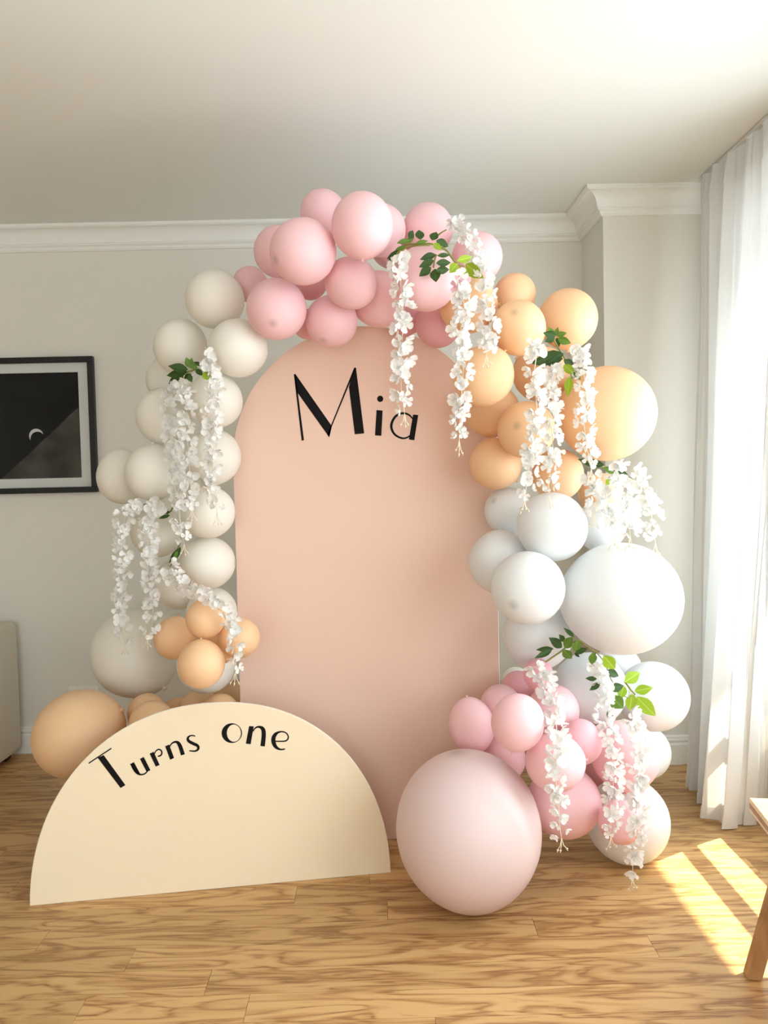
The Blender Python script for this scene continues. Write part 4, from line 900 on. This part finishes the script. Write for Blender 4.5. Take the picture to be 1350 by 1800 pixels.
rg = random.Random(77)
gi = 0
for label, strands, stems, leaves in GARLANDS:
    o0 = Vector(stems[0][0])
    g = thing('wisteria_garland', label, 'garland', o0, 'white wisteria garlands')
    inv = Matrix.Translation(-o0)
    # woody stems
    for s in stems:
        b = BM(); tube(b, [inv @ Vector(p) for p in resample(s, 0.02)], 0.0030, 0.0018, 6)
        st = obj('vine_stem', b, M_stem, g, True)
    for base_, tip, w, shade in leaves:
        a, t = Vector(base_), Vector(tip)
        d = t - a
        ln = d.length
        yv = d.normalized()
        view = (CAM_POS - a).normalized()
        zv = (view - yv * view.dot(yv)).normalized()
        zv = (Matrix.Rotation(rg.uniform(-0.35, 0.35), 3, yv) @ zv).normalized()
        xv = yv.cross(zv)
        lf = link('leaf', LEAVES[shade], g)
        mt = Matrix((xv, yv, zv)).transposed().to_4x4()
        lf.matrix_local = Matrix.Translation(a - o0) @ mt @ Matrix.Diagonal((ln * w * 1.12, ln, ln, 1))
    for si, s in enumerate(strands):
        path = resample(s, 0.012)
        b = BM(); tube(b, [inv @ p for p in path], 0.0016, 0.0010, 5)
        stem = obj('strand', b, M_bud, g, True)
        n = len(path)
        ang = rg.uniform(0, 6.28)
        step = 0
        i = 0.0
        while i < n - 1:
            p = path[int(i)]
            tt = (path[min(int(i) + 1, n - 1)] - path[max(int(i) - 1, 0)]).normalized()
            ang += 2.4 + rg.uniform(-0.5, 0.5)
            # blossoms sit round the string, none pressed into what is behind
            side = Vector((math.cos(ang), -abs(math.sin(ang)) * 0.8 - 0.1, 0))
            side = (side - tt * side.dot(tt)).normalized()
            nrm = (side * 1.0 + Vector((0, -0.35, 0)) + Vector((rg.uniform(-.6, .6), rg.uniform(-.4, .4), rg.uniform(-1.0, .5)))).normalized()
            frac = i / n
            rad = (0.0250 if frac < 0.82 else 0.0250 * (1 - (frac - 0.82) * 2.2)) * rg.uniform(0.82, 1.15)
            me = FLOWERS[rg.randrange(len(FLOWERS))]
            if gi == 2 and si == 1 and step in (1, 2):
                me = FLOWER_PINK
            f = link('blossom', me, stem)
            q = nrm.to_track_quat('Z', 'Y') @ Quaternion((0, 0, 1), rg.uniform(0, 6.28))
            f.matrix_local = Matrix.Translation(inv @ (p + side * rg.uniform(0.008, 0.017))) @ q.to_matrix().to_4x4() @ Matrix.Diagonal((rad, rad, rad, 1))
            step += 1
            i += rg.uniform(1.0, 1.4)
        # slender buds at the tip
        if path[-1].z < path[0].z - 0.12:
            for k in range(3):
                b = BM()
                e = path[-1]
                dx = (k - 1) * 0.012 + rg.uniform(-.004, .004)
                L_ = rg.uniform(0.030, 0.048)
                q0 = inv @ e
                q1 = q0 + Vector((dx * 0.4, 0, -L_ * 0.55)); q2 = q0 + Vector((dx, 0, -L_ * 0.8)); q3 = q0 + Vector((dx * 1.2, 0, -L_))
                tube(b, [q0, q1, q2], 0.0011, 0.0011, 5)
                tube(b, [q2, q2 * 0.6 + q3 * 0.4, q3], 0.0036, 0.0006, 6)
                obj('bud', b, M_bud, stem, True)
    gi += 1

# ------------------------------------------------------------------ curtain on the right
curtain = thing('curtain', 'long pale linen curtain gathered in folds beside the window on the right', 'curtain', (1.36, 2.95, 0))
top_line = [(1.345, 3.22), (1.355, 3.12), (1.358, 3.00), (1.364, 2.88), (1.37, 2.76), (1.375, 2.62), (1.38, 2.48)]
bot_line = [(1.227, 3.115), (1.282, 3.035), (1.268, 2.965), (1.232, 2.885), (1.222, 2.752), (1.32, 2.775), (1.425, 2.86)]


def spline(pts, t):
    n = len(pts) - 1
    x = t * n
    i = min(int(x), n - 1)
    f = x - i
    p0 = Vector(pts[max(i - 1, 0)]); p1 = Vector(pts[i]); p2 = Vector(pts[i + 1]); p3 = Vector(pts[min(i + 2, n)])
    return 0.5 * ((2 * p1) + (p2 - p0) * f + (2 * p0 - 5 * p1 + 4 * p2 - p3) * f * f + (3 * p1 - p0 - 3 * p2 + p3) * f ** 3)


def curtain_point(s, h):
    """s: along the rail 0..1, h: 0 floor .. 1 rail."""
    a, bt = spline(top_line, s), spline(bot_line, s)
    e = (1 - h) ** 1.25
    p = a.lerp(bt, e)
    ph = 2 * math.pi * (7.0 * s + 0.35 * math.sin(2.2 * s * 3) + 0.05 * math.sin(3 * h + 5 * s))
    amp = (0.016 + 0.020 * (1 - h) ** 0.7) * min(1.0, 0.35 + 3.0 * s)
    if h > 0.96:
        amp *= 1 - 0.45 * (h - 0.96) / 0.04
    wave = math.sin(ph) + 0.35 * math.sin(2.3 * ph + 1.0 + 2 * h) + 0.22 * math.sin(4.1 * ph + 0.6 + 1.5 * h) * (0.4 + 0.6 * h)
    wave = wave - 0.18 * abs(math.sin(1.5 * ph))
    sag = 0.004 * math.sin(9 * h + 11 * s)
    ed = min(1.0, s / 0.04, (1 - s) / 0.04)
    dx = wave * amp * (0.25 + 0.75 * ed) + sag
    return Vector((p.x + dx, p.y + 0.35 * amp * math.cos(ph), 0.006 + h * (2.486 - 0.006 - 0.010 * (0.5 + 0.5 * math.cos(2 * math.pi * 7 * s)))))


def curtain_sheet(h0, h1, ns, nh, off, name, mat):
    bm = BM()
    rows = []
    for j in range(nh + 1):
        h = h0 + (h1 - h0) * j / nh
        rows.append([bm.verts.new(curtain_point(i / ns, h) - Vector(curtain.location) + Vector((-off, -off * 0.2, 0))) for i in range(ns + 1)])
    for a, bb in zip(rows[:-1], rows[1:]):
        for i in range(ns):
            bm.faces.new((a[i], a[i + 1], bb[i + 1], bb[i]))
    me = bpy.data.meshes.new(name)
    bm.to_mesh(me); bm.free()
    me.materials.append(mat)
    for p in me.polygons:
        p.use_smooth = True
    return link(name, me, curtain)


curtain_sheet(0, 1, 220, 48, 0.0, 'fabric', M_curtain)
curtain_sheet(0.955, 1, 220, 3, 0.0025, 'heading_tape', M_curtain)
curtain_sheet(0.0, 0.018, 220, 2, 0.0025, 'hem', M_curtain)
b = BM(); box(b, (1.352, 0.9, 2.487), (1.384, 3.26, 2.4999), 0.003)
tag(obj('curtain_rail', b, M_track), 'slim grey curtain rail fixed to the ceiling above the curtain', 'rail')

# ------------------------------------------------------------------ framed picture
pic = thing('framed_picture', 'black framed picture of a grey slope under a black sky, on the left wall', 'picture', (-1.81, 3.745, 1.5775))
x0, x1, z0, z1 = -0.475, 0.475, -0.3215, 0.3215


def ring_frame(bm, x0, x1, z0, z1, w, y0, y1, bev):
    box(bm, (x0, y0, z1 - w), (x1, y1, z1), bev)
    box(bm, (x0, y0, z0), (x1, y1, z0 + w), bev)
    box(bm, (x0, y0, z0 + w), (x0 + w, y1, z1 - w), bev)
    box(bm, (x1 - w, y0, z0 + w), (x1, y1, z1 - w), bev)


b = BM(); ring_frame(b, x0, x1, z0, z1, 0.027, -0.028, -0.001, 0.0015); obj('frame', b, M_frame, pic)
b = BM(); box(b, (x0 + 0.027, -0.010, z0 + 0.027), (x1 - 0.027, -0.007, z1 - 0.027)); obj('mat_board', b, M_mat, pic)


def print_mat():
    mt, nt, N, L, P = new_mat('slope_print')
    tc = N.new('ShaderNodeTexCoord')
    sp = N.new('ShaderNodeSeparateXYZ')
    L.new(tc.outputs['Object'], sp.inputs[0])

    def math_(op, a, bb):
        n = N.new('ShaderNodeMath'); n.operation = op
        for i, v in enumerate((a, bb)):
            if isinstance(v, (int, float)):
                n.inputs[i].default_value = v
            elif v is not None:
                L.new(v, n.inputs[i])
        return n.outputs[0]
    nz = N.new('ShaderNodeTexNoise'); nz.inputs['Scale'].default_value = 9; nz.inputs['Detail'].default_value = 6
    L.new(tc.outputs['Object'], nz.inputs['Vector'])
    # slope: z < 0.87 x - 0.262 (+ noise)
    line = math_('SUBTRACT', math_('ADD', math_('MULTIPLY', sp.outputs['X'], 0.87), math_('MULTIPLY', nz.outputs['Fac'], 0.018)), 0.272)
    below = math_('GREATER_THAN', line, sp.outputs['Z'])
    cr = N.new('ShaderNodeValToRGB')
    cr.color_ramp.elements[0].position = 0.35; cr.color_ramp.elements[0].color = srgb(50, 48, 47)
    cr.color_ramp.elements[1].position = 0.7; cr.color_ramp.elements[1].color = srgb(84, 80, 77)
    L.new(nz.outputs['Fac'], cr.inputs[0])
    mx = N.new('ShaderNodeMix'); mx.data_type = 'RGBA'
    mx.inputs[6].default_value = srgb(14, 14, 16)
    L.new(below, mx.inputs[0]); L.new(cr.outputs[0], mx.inputs[7])

    def disc(cx, cz, r):
        d = math_('ADD', math_('POWER', math_('SUBTRACT', sp.outputs['X'], cx), 2.0), math_('POWER', math_('SUBTRACT', sp.outputs['Z'], cz), 2.0))
        return math_('LESS_THAN', d, r * r)
    cres = math_('SUBTRACT', disc(0.190, -0.048, 0.034), disc(0.196, -0.062, 0.034))
    cres = math_('MULTIPLY', math_('MAXIMUM', cres, 0.0), math_('SUBTRACT', 1.0, below))
    m2 = N.new('ShaderNodeMix'); m2.data_type = 'RGBA'
    m2.inputs[7].default_value = srgb(196, 196, 192)
    L.new(cres, m2.inputs[0]); L.new(mx.outputs[2], m2.inputs[6])
    L.new(m2.outputs[2], P.inputs['Base Color'])
    P.inputs['Roughness'].default_value = 0.6
    P.inputs['Specular IOR Level'].default_value = 0.08
    return mt


b = BM(); box(b, (x0 + 0.077, -0.0115, z0 + 0.071), (x1 - 0.077, -0.0102, z1 - 0.072)); obj('print', b, print_mat(), pic)
b = BM(); box(b, (x0 + 0.02, -0.0165, z0 + 0.02), (x1 - 0.02, -0.0145, z1 - 0.02)); obj('glass', b, M_glass, pic)

# ------------------------------------------------------------------ outlet behind the left peach balloon
out_ = thing('wall_outlet', 'white double wall outlet low on the wall behind the biggest left peach balloon', 'outlet', (-1.447, 3.747, 0.262))
b = BM(); box(b, (-0.072, -0.006, -0.058), (0.072, 0.0, 0.058), 0.002); obj('plate', b, M_plastic, out_)
for s in (-0.032, 0.032):
    b = BM(); box(b, (s - 0.022, -0.008, -0.036), (s + 0.022, -0.005, 0.036), 0.0012); so = obj('socket', b, M_plastic, out_)

# ------------------------------------------------------------------ sofa at the left
sofa = thing('sofa', 'pale grey beige fabric sofa against the wall at the left edge', 'sofa', (-2.66, 3.27, 0))
def soft(name, lo, hi, r, parent=sofa, seg=4):
    b = BM(); box(b, lo, hi, r, seg)
    return smooth_by_angle(obj(name, b, M_sofa, parent), 60)
soft('arm', (0.73, -0.44, 0.030), (0.93, 0.44, 0.655), 0.035)
soft('arm', (-0.93, -0.44, 0.030), (-0.73, 0.44, 0.655), 0.035)
soft('base', (-0.728, -0.42, 0.06), (0.728, 0.44, 0.26), 0.02)
soft('backrest', (-0.728, 0.20, 0.262), (0.728, 0.44, 0.80), 0.05)
soft('seat_cushion', (-0.724, -0.45, 0.262), (-0.003, 0.196, 0.42), 0.04)
soft('seat_cushion', (0.003, -0.45, 0.262), (0.724, 0.196, 0.42), 0.04)
soft('back_cushion', (-0.722, 0.02, 0.424), (-0.003, 0.196, 0.82), 0.06)
soft('back_cushion', (0.003, 0.02, 0.424), (0.722, 0.196, 0.82), 0.06)
for sx in (-0.86, 0.86):
    for sy in (-0.38, 0.38):
        b = BM(); box(b, (sx - 0.025, sy - 0.025, 0.0), (sx + 0.025, sy + 0.025, 0.034), 0.003); obj('leg', b, M_dark, sofa)

# ------------------------------------------------------------------ low plywood bench at the right
bench = thing('bench', 'low plywood bench with splayed wooden legs at the right edge', 'bench', (0.988, 2.073, 0))
e1 = Vector((-0.155, -0.988, 0)); e2 = Vector((0.988, -0.155, 0))
BEN = Matrix((e2, -e1, Vector((0, 0, 1)))).transposed().to_4x4()      # local x: across, local -y: toward the camera
for nm, za, zb, mt in (('top_layer', 0.386, 0.400, M_ply_top), ('core_layer', 0.372, 0.3858, M_ply_core), ('bottom_layer', 0.364, 0.3718, M_ply_top)):
    b = BM(); box(b, (0, -0.95, za), (0.38, 0, zb), 0.0012)
    o = obj(nm, b, mt, bench); o.matrix_local = BEN
for (tx, ty, bx, by) in ((0.075, -0.110, -0.040, -0.155), (0.325, -0.110, 0.44, -0.155), (0.055, -0.84, -0.062, -0.80), (0.325, -0.84, 0.44, -0.80)):
    bm = BM()
    hw = 0.018
    lo = [bm.verts.new((bx + dx * hw, by + dy * hw, 0.0)) for dx, dy in ((-1, -1), (1, -1), (1, 1), (-1, 1))]
    hi = [bm.verts.new((tx + dx * hw, ty + dy * hw, 0.3638)) for dx, dy in ((-1, -1), (1, -1), (1, 1), (-1, 1))]
    bm.faces.new(lo[::-1]); bm.faces.new(hi)
    for k in range(4):
        bm.faces.new((lo[k], lo[(k + 1) % 4], hi[(k + 1) % 4], hi[k]))
    bmesh.ops.bevel(bm, geom=bm.edges[:], offset=0.002, segments=1, affect='EDGES')
    o = obj('leg', bm, M_leg, bench); o.matrix_local = BEN
